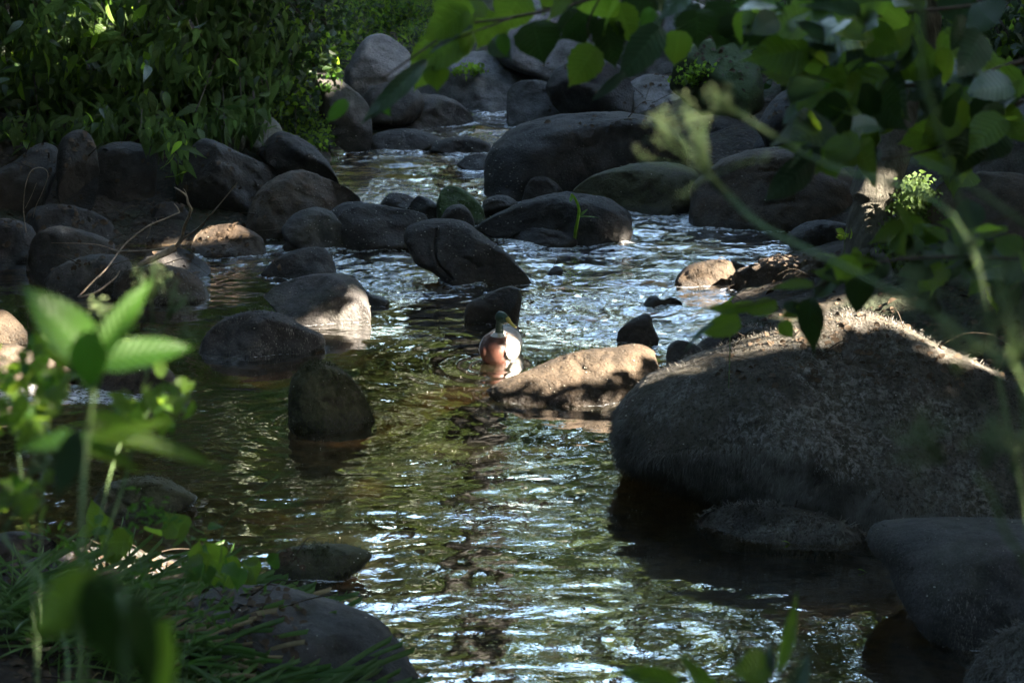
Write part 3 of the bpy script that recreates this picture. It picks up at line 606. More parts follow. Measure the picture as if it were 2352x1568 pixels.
# ------------------------------------------------------------------ moss strands on the furred rocks
def strands(key, count, ln, seed, name='moss_fringe', mat='fur', up=.95, wid=.0022):
    ob, Wd, cen, wm = ROCKS[key]; rg = np.random.default_rng(seed)
    n = np.array([v.normal[:] for v in ob.data.vertices]); c = np.array(cen)
    view = Wd - np.array(CAM); view /= np.linalg.norm(view, axis=1)[:, None]
    ok = np.where((Wd[:, 2] > -.02) & (n[:, 2] < up) & ((n * view).sum(1) < .25))[0]
    pick = rg.choice(ok, count); P0 = Wd[pick] + rg.normal(0, .006, (count, 3)); N = n[pick]
    dens = fbm(P0 * 2.2, 3); keep = dens > -.25 + .5 * rg.random(count) - .25; P0, N = P0[keep], N[keep]; m = len(P0)
    down = np.array([0, 0, -1.0]) - N * (N @ np.array([0, 0, -1.0]))[:, None]
    down += N * .22 + rg.normal(0, .26, (m, 3)); down /= np.linalg.norm(down, axis=1)[:, None]
    L = ln * (.35 + rg.random(m) ** 1.5 * 1.3); side = np.cross(down, N); side /= np.linalg.norm(side, axis=1)[:, None] + 1e-6
    w = wid * (.5 + rg.random(m))[:, None]
    a = P0 - side * w; b = P0 + side * w; mid = P0 + down * (L * .55)[:, None] + N * (L * .12)[:, None]; tip = P0 + down * L[:, None] - N * (L * .02)[:, None] + np.array([0, 0, -1]) * (L * .15)[:, None]
    V = np.stack([a, b, mid - side * w * .7, mid + side * w * .7, tip], 1).reshape(-1, 3); i = (np.arange(m) * 5)[:, None]
    o = mesh_obj(name, V, [i + np.array([[0, 1, 3, 2]]), i + np.array([[2, 3, 4]])], M[mat], ob)
    tag(o, kind='stuff'); return o
strands('R1', 34000, .042, 1, up=.50, wid=.0017); strands('R1', 26000, .018, 21, up=1, wid=.0015); strands('R2', 5000, .035, 2); strands('R4', 5000, .035, 3)
strands('R6', 5000, .012, 4, mat='moss'); strands('R7', 2500, .014, 5); strands('R59', 2500, .012, 6, mat='moss'); strands('R44', 2000, .015, 7)
strands('R47', 2000, .015, 8); strands('R75', 2500, .04, 9); strands('R3', 9000, .014, 10, wid=.0014); strands('R63', 2000, .012, 11, mat='moss')

# ------------------------------------------------------------------ the duck
def make_duck():
    k = on_z(1140, 838); root = empty('mallard_duck', (k.x, k.y + .02, 0), 'green headed drake swimming towards the camera with its head turned aside', 'duck')
    yaw = R(9)
    E = []   # centre, radii, rot about z
    def e(c, r, rz=0, rx=0): E.append((c, r, rz, rx))
    e((0, .19, .045), (.103, .215, .092)); e((0, .13, .075), (.088, .15, .072)); e((-.004, .045, .052), (.080, .085, .088)); e((.0, .045, .105), (.056, .06, .05))
    e((-.06, .12, .06), (.045, .15, .062)); e((.06, .12, .06), (.045, .15, .062))
    e((.008, .035, .138), (.037, .038, .03)); e((0, .40, .075), (.045, .09, .028)); e((0, .33, .07), (.07, .10, .05))
    neck = [(.010, .032, .150), (.012, .028, .166), (.012, .024, .182), (.012, .02, .198), (.014, .016, .214), (.018, .013, .228)]
    for i, c in enumerate(neck): e(c, (.0235 - .0012 * i + (.004 if i == 0 else 0),) * 2 + (.02,))
    e((.026, .008, .247), (.036, .029, .031), R(-25)); e((.036, .002, .238), (.028, .024, .024), R(-25)); e((.022, .01, .258), (.027, .024, .022), R(-25))
    e((.052, -.006, .238), (.018, .015, .018), R(-25))
    bm = bmesh.new()
    for c, r, rz, rx in E:
        bmesh.ops.create_icosphere(bm, subdivisions=4, radius=1, matrix=Matrix.Translation(c) @ Matrix.Rotation(rz, 4, 'Z') @ Matrix.Diagonal((*r, 1)))
    me = bpy.data.meshes.new('tmp'); bm.to_mesh(me); bm.free(); o = bpy.data.objects.new('tmp', me); C.objects.link(o)
    md = o.modifiers.new('r', 'REMESH'); md.mode = 'VOXEL'; md.voxel_size = .0032
    sm = o.modifiers.new('s', 'SMOOTH'); sm.factor = .6; sm.iterations = 9
    dg = bpy.context.evaluated_depsgraph_get(); m2 = bpy.data.meshes.new_from_object(o.evaluated_get(dg)); bpy.data.objects.remove(o)
    V = np.array([v.co[:] for v in m2.vertices]); F = [p.vertices[:] for p in m2.polygons]
    # folded wing edge and feather relief
    V[:, 2] += .003 * perlin(V * 60) * (V[:, 2] < .14)
    col = np.zeros((len(V), 4)); col[:, 3] = 1
    n1 = perlin(V * 55); n2 = perlin(V * 160)
    x, y, z = V.T
    def put(mask, c): col[:, :3] = col[:, :3] * (1 - mask[:, None]) + np.array(c) * mask[:, None]
    put(np.ones(len(V)), (.62, .60, .58)); col[:, :3] *= (1 + .12 * n2)[:, None]                         # flank
    put(sstep(.085, .115, z + .01 * n1) * sstep(.05, .09, y), (.20, .165, .145))                             # back
    put(sstep(.28, .31, y), (.03, .03, .03)); put(sstep(.37, .40, y), (.6, .58, .55))
    br = sstep(.118, .085, y + .015 * n1) * sstep(.078, .066, np.abs(x + .018) + .006 * n1 + .12 * np.maximum(0, y - .02)) * sstep(.155, .148, z)
    put(br, (.055, .018, .010)); col[:, :3] *= (1 + .3 * n2 * br)[:, None]
    rg = sstep(.139, .144, z) * (y < .12); put(rg, (.78, .77, .74))
    hd = sstep(.160, .1645, z); put(hd, (.004, .036, .024)); 
    put(hd * sstep(.0, .6, n1) * .5, (.010, .055, .045))
    rz = Matrix.Rotation(-yaw, 3, 'Z'); Vw = V @ np.array(rz.transposed()) + np.array(root.location)
    sz = {}
    for f in F: sz.setdefault(len(f), []).append(f)
    t = NT('feathers'); a = t.n('Attribute', attribute_name='plumage').outputs['Color']
    bp = t.n('Bump', {'Strength': .35, 'Distance': .002, 'Height': t.noise(t.n('Mapping', {'Vector': t.n('TexCoord').outputs['Object'], 'Scale': (1, .5, 1)}).outputs[0], 260, 3, .6)}).outputs[0]
    t.link(t.n('BsdfPrincipled', {'Base Color': a, 'Roughness': .5, 'Normal': bp, 'Sheen Weight': 0.0}).outputs[0], t.out.inputs[0])
    body = mesh_obj('body', Vw, [np.array(v) for v in sz.values()], t.m, root)
    ca = body.data.color_attributes.new('plumage', 'FLOAT_COLOR', 'POINT'); ca.data.foreach_set('color', np.clip(col, 0, 1).astype(np.float32).ravel())
    def place(P): return np.asarray(P) @ np.array(rz.transposed()) + np.array(root.location)
    # bill: flattened loft
    b0, b1 = np.array((.060, -.010, .243)), np.array((.108, -.040, .207)); d = b1 - b0; dn = d / np.linalg.norm(d)
    s = np.cross(dn, (0, 0, 1)); s /= np.linalg.norm(s); u = np.cross(s, dn)
    g = Geo(); n = 12; secs = [(-.08, .0125, .0135, 0), (.12, .012, .0115, .001), (.35, .0105, .008, -.001), (.6, .011, .0058, -.001), (.82, .012, .0048, .001), (.95, .010, .0042, .002), (1.02, .005, .003, .002)]
    Vb = []
    for tt, w, h, dy in secs:
        for q in range(n):
            an = 2 * math.pi * q / n; Vb.append(b0 + d * tt + s * math.cos(an) * w + u * (math.sin(an) * h + dy))
    Vb.append(b0 + d * 1.05 + u * .002); m = len(secs)
    Q = [[i * n + q, i * n + (q + 1) % n, (i + 1) * n + (q + 1) % n, (i + 1) * n + q] for i in range(m - 1) for q in range(n)]
    T = [[(m - 1) * n + q, (m - 1) * n + (q + 1) % n, m * n] for q in range(n)]
    g.add(place(Vb), Q, T); M['bill'] = simple_mat('bill_horn', (.42, .33, .05), (.50, .40, .09), 30, .4, .1, .001)
    g.build('bill', M['bill'], root)
    M['nail'] = simple_mat('bill_dark_horn', (.02, .018, .012), (.03, .025, .02), 30, .4, .1, .001)  # dark horn colour for the bill nail
    for sg in (-1, 1):
        g = Geo(); c = np.array((.036, -.022, .250)) if sg < 0 else np.array((.046, .022, .250))
        Vi, Fi = ico(2); g.add(place(c + Vi * .0042), None, Fi); g.build('eye', M['eye'], root)
    # folded wing on each side
    for sg in (-1, 1):
        us = np.linspace(0, 1, 14); Vw2 = []; rows = 7
        for a_ in us:
            for j in range(rows):
                b_ = j / (rows - 1) - .5
                yy = .09 + .27 * a_; ww = .034 * math.sin(math.pi * min(1, .15 + a_ * .8)) ** .6 * (1 - .6 * a_)
                zz_ = .098 - .035 * a_ + b_ * ww * 1.6; xx = sg * (.098 * (1 - .62 * a_ ** 1.6) - .35 * b_ * ww - .016)
                Vw2.append((xx, yy, zz_))
        Vw2 = np.array(Vw2); nn = len(Vw2); V2 = np.concatenate([Vw2, Vw2 - np.array([sg * .01, 0, .006])])
        Qf = grid_faces(rows, 14); g = Geo(); edge = []
        ring = [i for i in range(rows)] + [i * rows + rows - 1 for i in range(1, 14)] + [13 * rows + j for j in range(rows - 2, -1, -1)] + [i * rows for i in range(12, 0, -1)]
        edge = [[ring[i], ring[(i + 1) % len(ring)], ring[(i + 1) % len(ring)] + nn, ring[i] + nn] for i in range(len(ring))]
        g.add(place(V2), np.concatenate([Qf, Qf[:, ::-1] + nn, np.array(edge)]), None)
        g.build('wing', M['wing'], root)
    return root
M['eye'] = simple_mat('eye', (.004, .003, .003), (.006, .005, .004), 10, .08, 0, .001)
M['wing'] = simple_mat('wing_feathers', (.20, .17, .15), (.34, .31, .29), 45, .7, .5, .002, (1, .3, 1))
make_duck()

# ------------------------------------------------------------------ chosen sun patches: leaves are left out along shafts to these surface points
bpy.context.view_layer.update(); _dg = bpy.context.evaluated_depsgraph_get()
def hit(px, py):
    r = ray(px, py).normalized(); ok, loc, *_ = scene.ray_cast(_dg, CAM, r)
    return loc if ok else on_z(px, py)
GAPS = []
def gap(px, py, r, Y=None): GAPS.append((np.array(at_y(px, py, Y) if Y else hit(px, py)), r * .62))
gap(1165, 822, .07); gap(1165, 862, .16); gap(1140, 862, .14); gap(1095, 882, .13); gap(1050, 884, .10); gap(1120,885,.12); gap(1005,900,.08); gap(1172, 800, .09); gap(1440, 900, .07); gap(1380,918,.06)
for a in ((1210, 872), (1270, 850), (1330, 830), (1390, 820), (1440, 808), (1475, 800), (1250, 880), (1200, 885), (1290, 870), (1350,850)): gap(*a, .085)
gap(825, 712, .06); gap(800, 735, .07); gap(770, 742, .03); gap(835, 735, .05); gap(815, 770, .10)
gap(505, 526, .04); gap(500, 526, .02)
gap(1650, 625, .15); gap(1700, 635, .12); gap(1770, 603, .05)
gap(1925, 710, .07); gap(1825, 770, .04); gap(1850, 760, .03); gap(2045, 740, .03); gap(2100, 765, .03); gap(2150, 792, .03); gap(1985,722,.025); gap(2220,826,.02); gap(1930, 725, .03)

gap(20, 750, .07); gap(60, 815, .08); gap(110, 838, .06)
gap(360, 592, .06); gap(340,1300,.10); gap(310, 1320, .08); gap(260,1275,.08)
gap(870, 1075, .06); gap(880, 1245, .08); gap(760, 1247, .05); gap(735,180,.05)
for yy in (205, 300): gap(2108 - (yy-200)*.08, yy, .045, 16.6)
gap(1940, 530, .03, 15.6); gap(1676, 690, .12, 12.5); gap(200, 45, .06, 19.0); gap(1900, 735, .03)
def lit_mask(P, m=0.0):
    """True where a leaf would stand in one of the sun's shafts"""
    bad = np.zeros(len(P), bool); S = np.array(SUN)
    for c, r in GAPS:
        d = P - c; along = d @ S; perp = np.linalg.norm(d - along[:, None] * S, axis=1)
        bad |= (perp < r * (1 + .2 * perlin(P * 1.7 + c)) + m) & (along > .5)
    return bad

# ------------------------------------------------------------------ trees
def unit(V): return V / np.maximum(np.linalg.norm(V, axis=1)[:, None], 1e-6)
def leafy(gl, tpl, P, D, N, L):
    keep = ~lit_mask(P + D * (L * .5)[:, None], L * .5); leaves(gl, tpl, P[keep], D[keep], N[keep], L[keep])
def limb_ok(pts, m=.08): return not lit_mask(np.array([list(p) for p in pts]), m).any()
def tree(name, label, x, y, h, rad, crown, nleaf, L=.2, r0=.16, lean=(0, 0), mat='leaf_tree', seed=0, group=None, squash=.8, tpl=T_SIMPLE, crf=.30, clumps=60, bark='bark_dark', zmin=None, cut=None):
    rg = np.random.default_rng(seed); random.seed(seed)
    zl = np.linspace(0, 1, 40)[:, None]; best = min((lit_mask(np.hstack([x + lean[0] * zl, y + dy + lean[1] * zl, 2 * (1 - zl) + (2 + h) * zl]), r0).sum(), abs(dy), dy) for dy in np.linspace(-1.2, 1.2, 25)); y += best[2]
    z0 = tz(x, y) - .15
    root = empty(name, (x, y, z0), label, 'tree', group)
    top = Vector((x + lean[0], y + lean[1], z0 + h)); g = Geo()
    tr = bez([(x, y, z0), (x + lean[0] * .25 + .1, y + lean[1] * .2, z0 + h * .3), (x + lean[0] * .6 - .1, y + lean[1] * .6, z0 + h * .65), top], 6)
    g.tube(tr, r0 * 1.1, r0 * .25, 9, .12)
    cc = np.array([x + lean[0] * .8 + crown[0], y + lean[1] * .8 + crown[1], z0 + h * crown[2]])
    ctr = unit(rg.normal(size=(clumps, 3))) * (rg.random(clumps) ** .4)[:, None] * np.array([rad, rad, rad * squash]) + cc
    for i in range(0, clumps, 3):
        a = tr[int(len(tr) * (.35 + .5 * rg.random()))]; b = Vector(ctr[i]); md = (Vector(a) + b) / 2 + Vector((0, 0, .25))
        if limb_ok(bez([a, md, b], 4)): g.tube(bez([a, md, b], 4), r0 * .22, .012, 5)
    g.build('trunk', M[bark], root)
    k = rg.integers(0, clumps, nleaf); cr = rad * crf
    P = ctr[k] + rg.normal(size=(nleaf, 3)) * np.array([cr, cr, cr * .65])
    keep = np.ones(len(P), bool)
    if zmin is not None: keep &= P[:, 2] > zmin
    if cut is not None: keep &= cut(P)
    P = P[keep]; n = len(P)
    D = unit(rg.normal(size=(n, 3)) + np.array([0, 0, -.5])); N = unit(rg.normal(size=(n, 3)) + np.array([0, 0, 1.0]))
    gl = Geo(); leafy(gl, tpl, P, D, N, L * (.6 + .8 * rg.random(n))); gl.build('crown', M[mat], root)
    return root
def clear_view(P):
    """keeps out of the open air in front of the viewer"""
    d = P - np.array(CAM); v = d @ np.array([0, math.cos(PITCH), -math.sin(PITCH)]); ok = v > .1
    a = d[:, 0] / np.maximum(v, .1); b = (d @ np.array([0, math.sin(PITCH), math.cos(PITCH)])) / np.maximum(v, .1)
    return ~(ok & (np.abs(a) < .20) & (np.abs(b) < .14))
RG = 'trees along the right bank'; BG = 'trees beyond the head of the stream'; LG = 'trees along the left bank'
i = 0
for (x, y, h, rad) in ((7.2, 10.0, 6.6, 2.7), (7.8, 13.6, 7.2, 2.9), (7.4, 17.2, 6.8, 2.8), (8.0, 21.0, 7.6, 3.0), (7.6, 6.2, 7.0, 2.8), (10.8, 11.8, 9.5, 3.2), (10.9, 16.2, 9.8, 3.3), (11.2, 20.8, 9.6, 3.2), (10.6, 7.4, 9.4, 3.1), (10.4, 3.4, 9.4, 3.2), (10.4, -1.2, 9.4, 3.2)):
    i += 1; tree('alder_tree', 'leafy bank tree out of view to the right that shades the stream', x, y, h, rad, (-.3, -.2, .66), 7500, .24, .17, seed=20 + i, group=RG, cut=clear_view, clumps=90, squash=.85)
i = 0
for (x, y, h, rad, n) in ((-1.0, 30, 9.5, 3.0, 3000), (-6.2, 28, 9, 3.2, 4200), (3.4, 31, 8.0, 2.7, 2600), (7.6, 28, 9, 3.2, 4200), (-10.5, 27, 9, 3.4, 4000), (-3.4, 34, 9.5, 2.6, 2400), (11.5, 31, 10, 3.6, 3500), (1.2, 38, 10.5, 3, 2400), (-14, 34, 12, 4, 3000), (15, 36, 12, 4, 3000), (-3.7, 26.6, 6.6, 2.2, 4200), (-2.3, 29.5, 7, 1.8, 3000)):
    i += 1; tree('alder_tree', 'tree beyond the head of the stream, seen only mirrored in the water', x, y, h * 1.15, rad * 1.2, (0, 0, .52), int(n * 1.05), .34, .2, seed=50 + i, group=BG, clumps=36, cut=clear_view, zmin=.9, squash=1.1, crf=.19)
i = 0
for (x, y, h, rad) in ((-7.2, 12, 7.5, 2.9), (-7.0, 17.5, 7.5, 2.9), (-7.5, 22, 8, 3.0), (-8.0, 6.5, 8, 3.0)):
    i += 1; tree('alder_tree', 'leafy bank tree out of view on the left of the stream', x, y, h, rad, (.6, 0, .62), 5000, .24, .18, seed=80 + i, group=LG, cut=clear_view, clumps=70)
OG = 'tall trees arching over the viewer'
for i, (x, y, h, rad) in enumerate(((-5.5, 2, 10, 3.4), (5.5, 1, 10.5, 3.5), (0.5, -5, 10, 4.0), (-3.2, 9.5, 11.5, 2.8), (3.5, 8.0, 11.5, 2.6))):
    if i >= 3: x = -6.5 if i == 3 else 6.0
    tree('alder_tree', 'tall tree arching over the viewer, out of view above', x, y, h, rad, ((2.4, 0, .85) if i == 3 else (-2.2, 0, .85) if i == 4 else (0, 1, .78)), 5500, .26, .2, seed=100 + i, group=OG, cut=clear_view, clumps=80, squash=.55)

WG = 'unseen trees added around the viewer to block light'  # added to keep light off the near sides of the rocks
for q, (x, y, h, rad) in enumerate(((-9, -4, 8, 3.6), (-4.5, -6, 8, 3.4), (0, -7, 8, 3.6), (4.5, -6, 8, 3.4), (9, -4, 8, 3.6), (-11.5, 2, 8, 3.6), (12, 2, 8, 3.6), (-11.5, 9, 9, 3.6), (-11.5, 15, 9, 3.6), (-12, 21, 9, 3.6))):
    tree('alder_tree', 'unseen low crowned tree added behind and beside the viewer to block light', x, y, h, rad, (0, 0, .45), 5000, .42, .2, seed=140 + q, group=WG, cut=clear_view, clumps=70, squash=1.0)
# unseen leaf roof added to block skylight: high crowns from both banks
def high_tree(label, x, y, side, seed, thr=-.34):
    rg = np.random.default_rng(seed); random.seed(seed); z0 = tz(x, y) - .1
    root = empty('tall_shade_alder', (x, y, z0), label, 'tree', 'unseen tall trees added to block skylight above the stream'); g = Geo()
    top = Vector((x - side * 3.0, y, 11.0)); tr = bez([(x, y, z0), (x - side * .3, y + .1, 4), (x - side * 1.4, y, 8), top], 6); g.tube(tr, .26, .07, 9, .1)
    n = 9000; P = np.column_stack([x - side * 4.6 + rg.normal(size=n) * 2.3, y + rg.uniform(-3.0, 3.0, n) + rg.normal(size=n) * .5, 10.6 + rg.normal(size=n) * .8])
    cl = fbm(P * .55 + 3, 3); P = P[(cl > thr)]; P = P[clear_view(P)]; n = len(P)
    for q in range(14): e = Vector(P[rg.integers(0, n)]); a = tr[int(rg.integers(9, len(tr)))]; bz = bez([a, (a + e) / 2 + Vector((0, 0, .3)), e], 4); limb_ok(bz) and g.tube(bz, .06, .015, 5)
    g.build('trunk', M['bark_dark'], root); gl = Geo()
    leafy(gl, T_SIMPLE, P, unit(rg.normal(size=(n, 3))), unit(rg.normal(size=(n, 3)) * .6 + np.array([0, 0, 1.0])), .36 * (.6 + .7 * rg.random(n))); gl.build('crown', M['leaf_tree'], root)
for q, (y, th) in enumerate(((-8, -.4), (-2.5, -.15), (3, .12), (8.5, .10), (13.5, -.3), (18.5, -.05), (23.5, .2))):
    high_tree('unseen tall bank tree, its crown added above the stream to block skylight', -8.2, y, -1, 200 + q, th); high_tree('unseen tall bank tree, its crown added above the stream to block skylight', 8.2, y + .6, 1, 220 + q, th)

tree('alder_tree', 'tall straight trunked tree beyond the head of the stream, mirrored in the near pool', -.42, 26.8, 15, 2.2, (0, 0, .9), 900, .3, .26, seed=401, group=BG, clumps=30, cut=clear_view, zmin=5, bark='bark_shaded')
tree('alder_tree', 'tall straight trunked tree beyond the head of the stream, mirrored in the near pool', 1.35, 28.5, 15, 2.0, (.3, 0, .85), 900, .3, .14, seed=402, group=BG, clumps=30, cut=clear_view, zmin=5, bark='bark_shaded')
# unseen leaf clusters added in the sun shafts to shade chosen spots
SHADE = []
def shade(px, py, r, dist=4.6): SHADE.append((np.array(hit(px, py)) + np.array(SUN) * dist, r))
for a in ((1500, 850, .07), (1470, 868, .07), (1430, 880, .07), (1390, 893, .06), (1345, 903, .05), (1300, 912, .05), (1240, 905, .04), (1170, 890, .05), (1152, 735, .06), (1112, 800, .05), (1125, 780, .045), (1140, 760, .05), (720, 660, .12), (660, 680, .12), (740, 690, .08), (780, 700, .05), (2085, 540, .15), (2095, 470, .15), (2080, 420, .12), (2040, 590, .1), (2010, 440, .12), (2020, 400, .12), (2000, 500, .12)): shade(*a)
def bough():
    rg = np.random.default_rng(77); a0 = Vector(SHADE[0][0]) + Vector((1.6, -.3, 1.2)); root = empty('shade_bough', tuple(a0), 'unseen leafy bough added at the right to shade chosen spots from the sun', 'bough', RG); g = Geo(); gl = Geo()
    for c, r in SHADE:
        g.tube(bez([a0, (a0 + Vector(c)) / 2 + Vector((0, 0, .25)), Vector(c)], 5), .005, .0015, 5)
        k = max(14, int(5200 * r * r)); v = rg.normal(size=(k, 3)); v -= (v @ np.array(SUN))[:, None] * np.array(SUN); v = unit(v) * (r * rg.random(k) ** .5)[:, None]
        P = c + v + np.array(SUN) * rg.normal(size=k)[:, None] * .08; D = unit(rg.normal(size=(k, 3))); leaves(gl, T_MED, P - D * .03, D, unit(np.array(SUN) + .5 * rg.normal(size=(k, 3))), .05 + .035 * rg.random(k))
    g.build('stem', M['twig_dark'], root); gl.build('foliage', M['leaf_tree'], root)
bough()
# unseen undergrowth added beneath the crowns to shut out low skylight
def thicket(label, x0, x1, y0, y1, hh, n, seed, L=.32):
    rg = np.random.default_rng(seed); P = np.column_stack([rg.uniform(x0, x1, n), rg.uniform(y0, y1, n), 0 * rg.random(n)])
    g0 = terrain_z(P[:, :2]); P[:, 2] = g0 + hh * rg.random(n) * (.8 + .5 * perlin(P * .7)); P = P[clear_view(P)]; n = len(P); g = Geo()
    leafy(g, T_SIMPLE, P, unit(rg.normal(size=(n, 3))), unit(rg.normal(size=(n, 3)) + np.array([0, 0, .4])), L * (.5 + .9 * rg.random(n)))
    tag(g.build('thicket', M['leaf_tree'], origin=Vector(((x0 + x1) / 2, (y0 + y1) / 2, 0))), label, 'thicket', kind='stuff')
thicket('thicket on the right bank slope out of view', 6.2, 9.5, -4, 27, 4.0, 16000, 301); thicket('thicket on the left bank slope out of view', -9.5, -6.2, 2, 27, 4.0, 12000, 302)
thicket('unseen thicket added behind the viewer to block light', -9, 9, -5.5, -2.5, 5.5, 12000, 303); thicket('thicket of the wood beyond the head of the stream', -16, 18, 27.5, 31, 3.6, 9000, 304)

# a trunk by the right bank with the sun on its bark
def bank_tree():
    b = at_y(2000, 600, 15.9); z0 = tz(b.x, b.y) - .1
    root = empty('tree', (b.x, b.y, z0), 'ivy hung tree trunk standing on the right bank beside the brown boulder', 'tree')
    Pn = bez([at_y(1995, 640, 15.9), at_y(1998, 560, 15.9), at_y(2002, 470, 16.0), at_y(2030, 380, 16.1), at_y(2072, 260, 16.3), at_y(2100, 120, 16.5), at_y(2110, 0, 16.6), at_y(2120, -500, 16.9), at_y(2090, -1200, 17.2), at_y(2100, -1800, 17)], 10)
    n = 28; V = []
    for k, p in enumerate(Pn):
        r = .105 + .10 * math.exp(-k / 7) + (.03 if 22 < k < 60 else 0)
        for q in range(n):
            an = 2 * math.pi * q / n; flare = 1 + .35 * math.exp(-k / 6) * math.cos(an * 4 + .7)
            V.append([p.x + math.cos(an) * r * flare, p.y + math.sin(an) * r * flare, p.z])
    V = np.array(V); nrm = V - np.repeat(np.array([list(p) for p in Pn]), n, 0); nrm = unit(nrm)
    V += nrm * (.028 * fbm(V * np.array([9, 9, 2.2]), 4) + .012 * perlin(V * np.array([26, 26, 5])))[:, None]
    m = len(Pn); Q = [[i * n + q, i * n + (q + 1) % n, (i + 1) * n + (q + 1) % n, (i + 1) * n + q] for i in range(m - 1) for q in range(n)]
    mesh_obj('trunk', V, [np.array(Q)], M['bark'], root)
    # roots
    g = Geo()
    for (px, py, Yd) in ((1900, 612, 15.6), (1955, 625, 15.3), (2060, 640, 15.2), (2120, 610, 15.8)):
        g.tube(bez([at_y(1998, 575, 15.9), at_y((1998 + px) / 2, 600, (15.9 + Yd) / 2), at_y(px, py + 20, Yd)], 6), .05, .015, 7, .2)
    g.build('root', M['bark'], root)
    rg = np.random.default_rng(5); g = Geo(); P = []
    for _ in range(2600):
        t = rg.random() ** 1.5; px = 2078 + 34 * rg.normal() * (1 - .4 * t) + 30 * t; py = 610 - t * 190 + 12 * rg.normal()
        P.append(list(at_y(px, py, 15.72 + .12 * rg.normal())))
    P = np.array(P); n = len(P)
    leaves(g, T_SIMPLE, P, unit(rg.normal(size=(n, 3)) + np.array([0, -.4, -.4])), unit(rg.normal(size=(n, 3)) + np.array([0, -1, 1])), .02 + .03 * rg.random(n))
    g.build('ivy', M['leaf_shrub'], root)
    g = Geo(); P = np.array([[2600 * 0 + 0] * 3]); k = 2600
    c = np.array([list(at_y(2300, -700, 17))]); P = c + rg.normal(size=(k, 3)) * np.array([1.3, 1.2, .9]); P = P[clear_view(P)]
    leafy(g, T_SIMPLE, P, unit(rg.normal(size=(len(P), 3))), unit(rg.normal(size=(len(P), 3)) + np.array([0, 0, 1])), .12 + .1 * rg.random(len(P))); g.build('crown', M['leaf_tree'], root)
bank_tree()

# ------------------------------------------------------------------ shrubs
def shrub(name, label, cat, base, blobs, n, L, tpl, mats, droop=.9, seed=0, stems=40, group=None, facing=.5, stemmat='twig_dark', srad=.012):
    """blobs: (px, py, Y, rx, ry, rz metres)"""
    rg = np.random.default_rng(seed); bx = at_y(*base); z0 = tz(bx.x, bx.y)
    root = empty(name, (bx.x, bx.y, z0), label, cat, group)
    cs = np.array([list(at_y(b[0], b[1], b[2])) for b in blobs]); rs = np.array([b[3:] for b in blobs]); vol = rs.prod(1) ** .67; vol /= vol.sum()
    g = Geo(); ends = []
    for s in range(stems):
        i = rg.choice(len(blobs), p=vol); e = cs[i] + unit(rg.normal(size=(1, 3)))[0] * rs[i] * rg.random() ** .5
        a = Vector((bx.x + rg.normal() * .15, bx.y + rg.normal() * .15, z0)); e = Vector(e); md = (a + e) / 2 + Vector((0, 0, .25 + .2 * rg.random()))
        pts = bez([a, md, e], 7); g.tube(pts, srad, srad * .3, 5); ends += [np.array(p) for p in pts[4:]]
    g.build('stem', M[stemmat], root); ends = np.array(ends)
    nm = len(mats)
    for j, (mt, fr) in enumerate(mats):
        k = int(n * fr); i = rg.choice(len(blobs), k, p=vol)
        P = cs[i] + unit(rg.normal(size=(k, 3))) * (rg.random(k) ** .45)[:, None] * rs[i]
        cl = fbm(P * 3.2 + seed, 3); P = P[cl > -.28]
        z = terrain_z(P[:, :2]); P[:, 2] = np.maximum(P[:, 2], z + .12 * rg.random(len(P))); k = len(P)
        gr = perlin(P * 1.5)[:, None] * np.array([1, .5, 0])
        D = unit(rg.normal(size=(k, 3)) * .62 + gr + np.array([0, -.15, -droop])); N = unit(rg.normal(size=(k, 3)) * .7 + np.array([0, -facing, .8]))
        gl = Geo(); leafy(gl, tpl, P, D, N, L * (.3 + 1.0 * rg.random(k))); gl.build('foliage', M[mt], root)
    return root
SH = 'drooping shrubs over the left bank'
shrub('drooping_shrub', 'drooping shrub at the upper left corner with a few sun struck leaves', 'shrub', (60, 60, 22),
      [(60, 30, 19.6, .55, .5, .45), (180, 60, 19.0, .42, .5, .38), (40, 190, 19.0, .36, .4, .26), (160, 235, 18.9, .30, .4, .22), (60, 290, 18.4, .3, .3, .12), (215, 280, 18.3, .2, .3, .14), (80, -180, 20.5, .9, .8, .5)], 2900, .165, T_LANCE, (('leaf_shrub', .65), ('leaf_fore', .1), ('leaf_dark', .25)), seed=1, group=SH)
shrub('drooping_shrub', 'tallest drooping shrub whose leaf bunches hang lowest over the blocky boulder', 'shrub', (330, 60, 22),
      [(330, 60, 19.3, .5, .5, .42), (300, 180, 18.8, .28, .35, .32), (330, 270, 18.5, .22, .3, .22), (408, 345, 17.7, .12, .2, .14), (370, 300, 18, .15, .2, .12), (420, 160, 19.0, .4, .4, .35), (360, -160, 20, .8, .7, .5), (150, -420, 17.6, .7, .8, .35), (420, -400, 17.4, .6, .7, .3)], 2700, .165, T_LANCE, (('leaf_shrub', .8), ('leaf_fore', .12), ('leaf_teal', .08)), seed=2, group=SH)  # last two clusters hang unseen above the view, added to shade the bank
shrub('drooping_shrub', 'dense drooping shrub above the tall wedge boulder', 'shrub', (520, 40, 22),
      [(520, 60, 19.6, .5, .5, .42), (480, 200, 19.1, .36, .35, .28), (560, 180, 19.3, .34, .35, .30), (470, 285, 18.3, .25, .3, .13), (560, 260, 18.6, .2, .3, .12), (560, -160, 20, .8, .7, .5)], 2500, .16, T_LANCE, (('leaf_shrub', .8), ('leaf_dark', .2)), seed=3, group=SH)
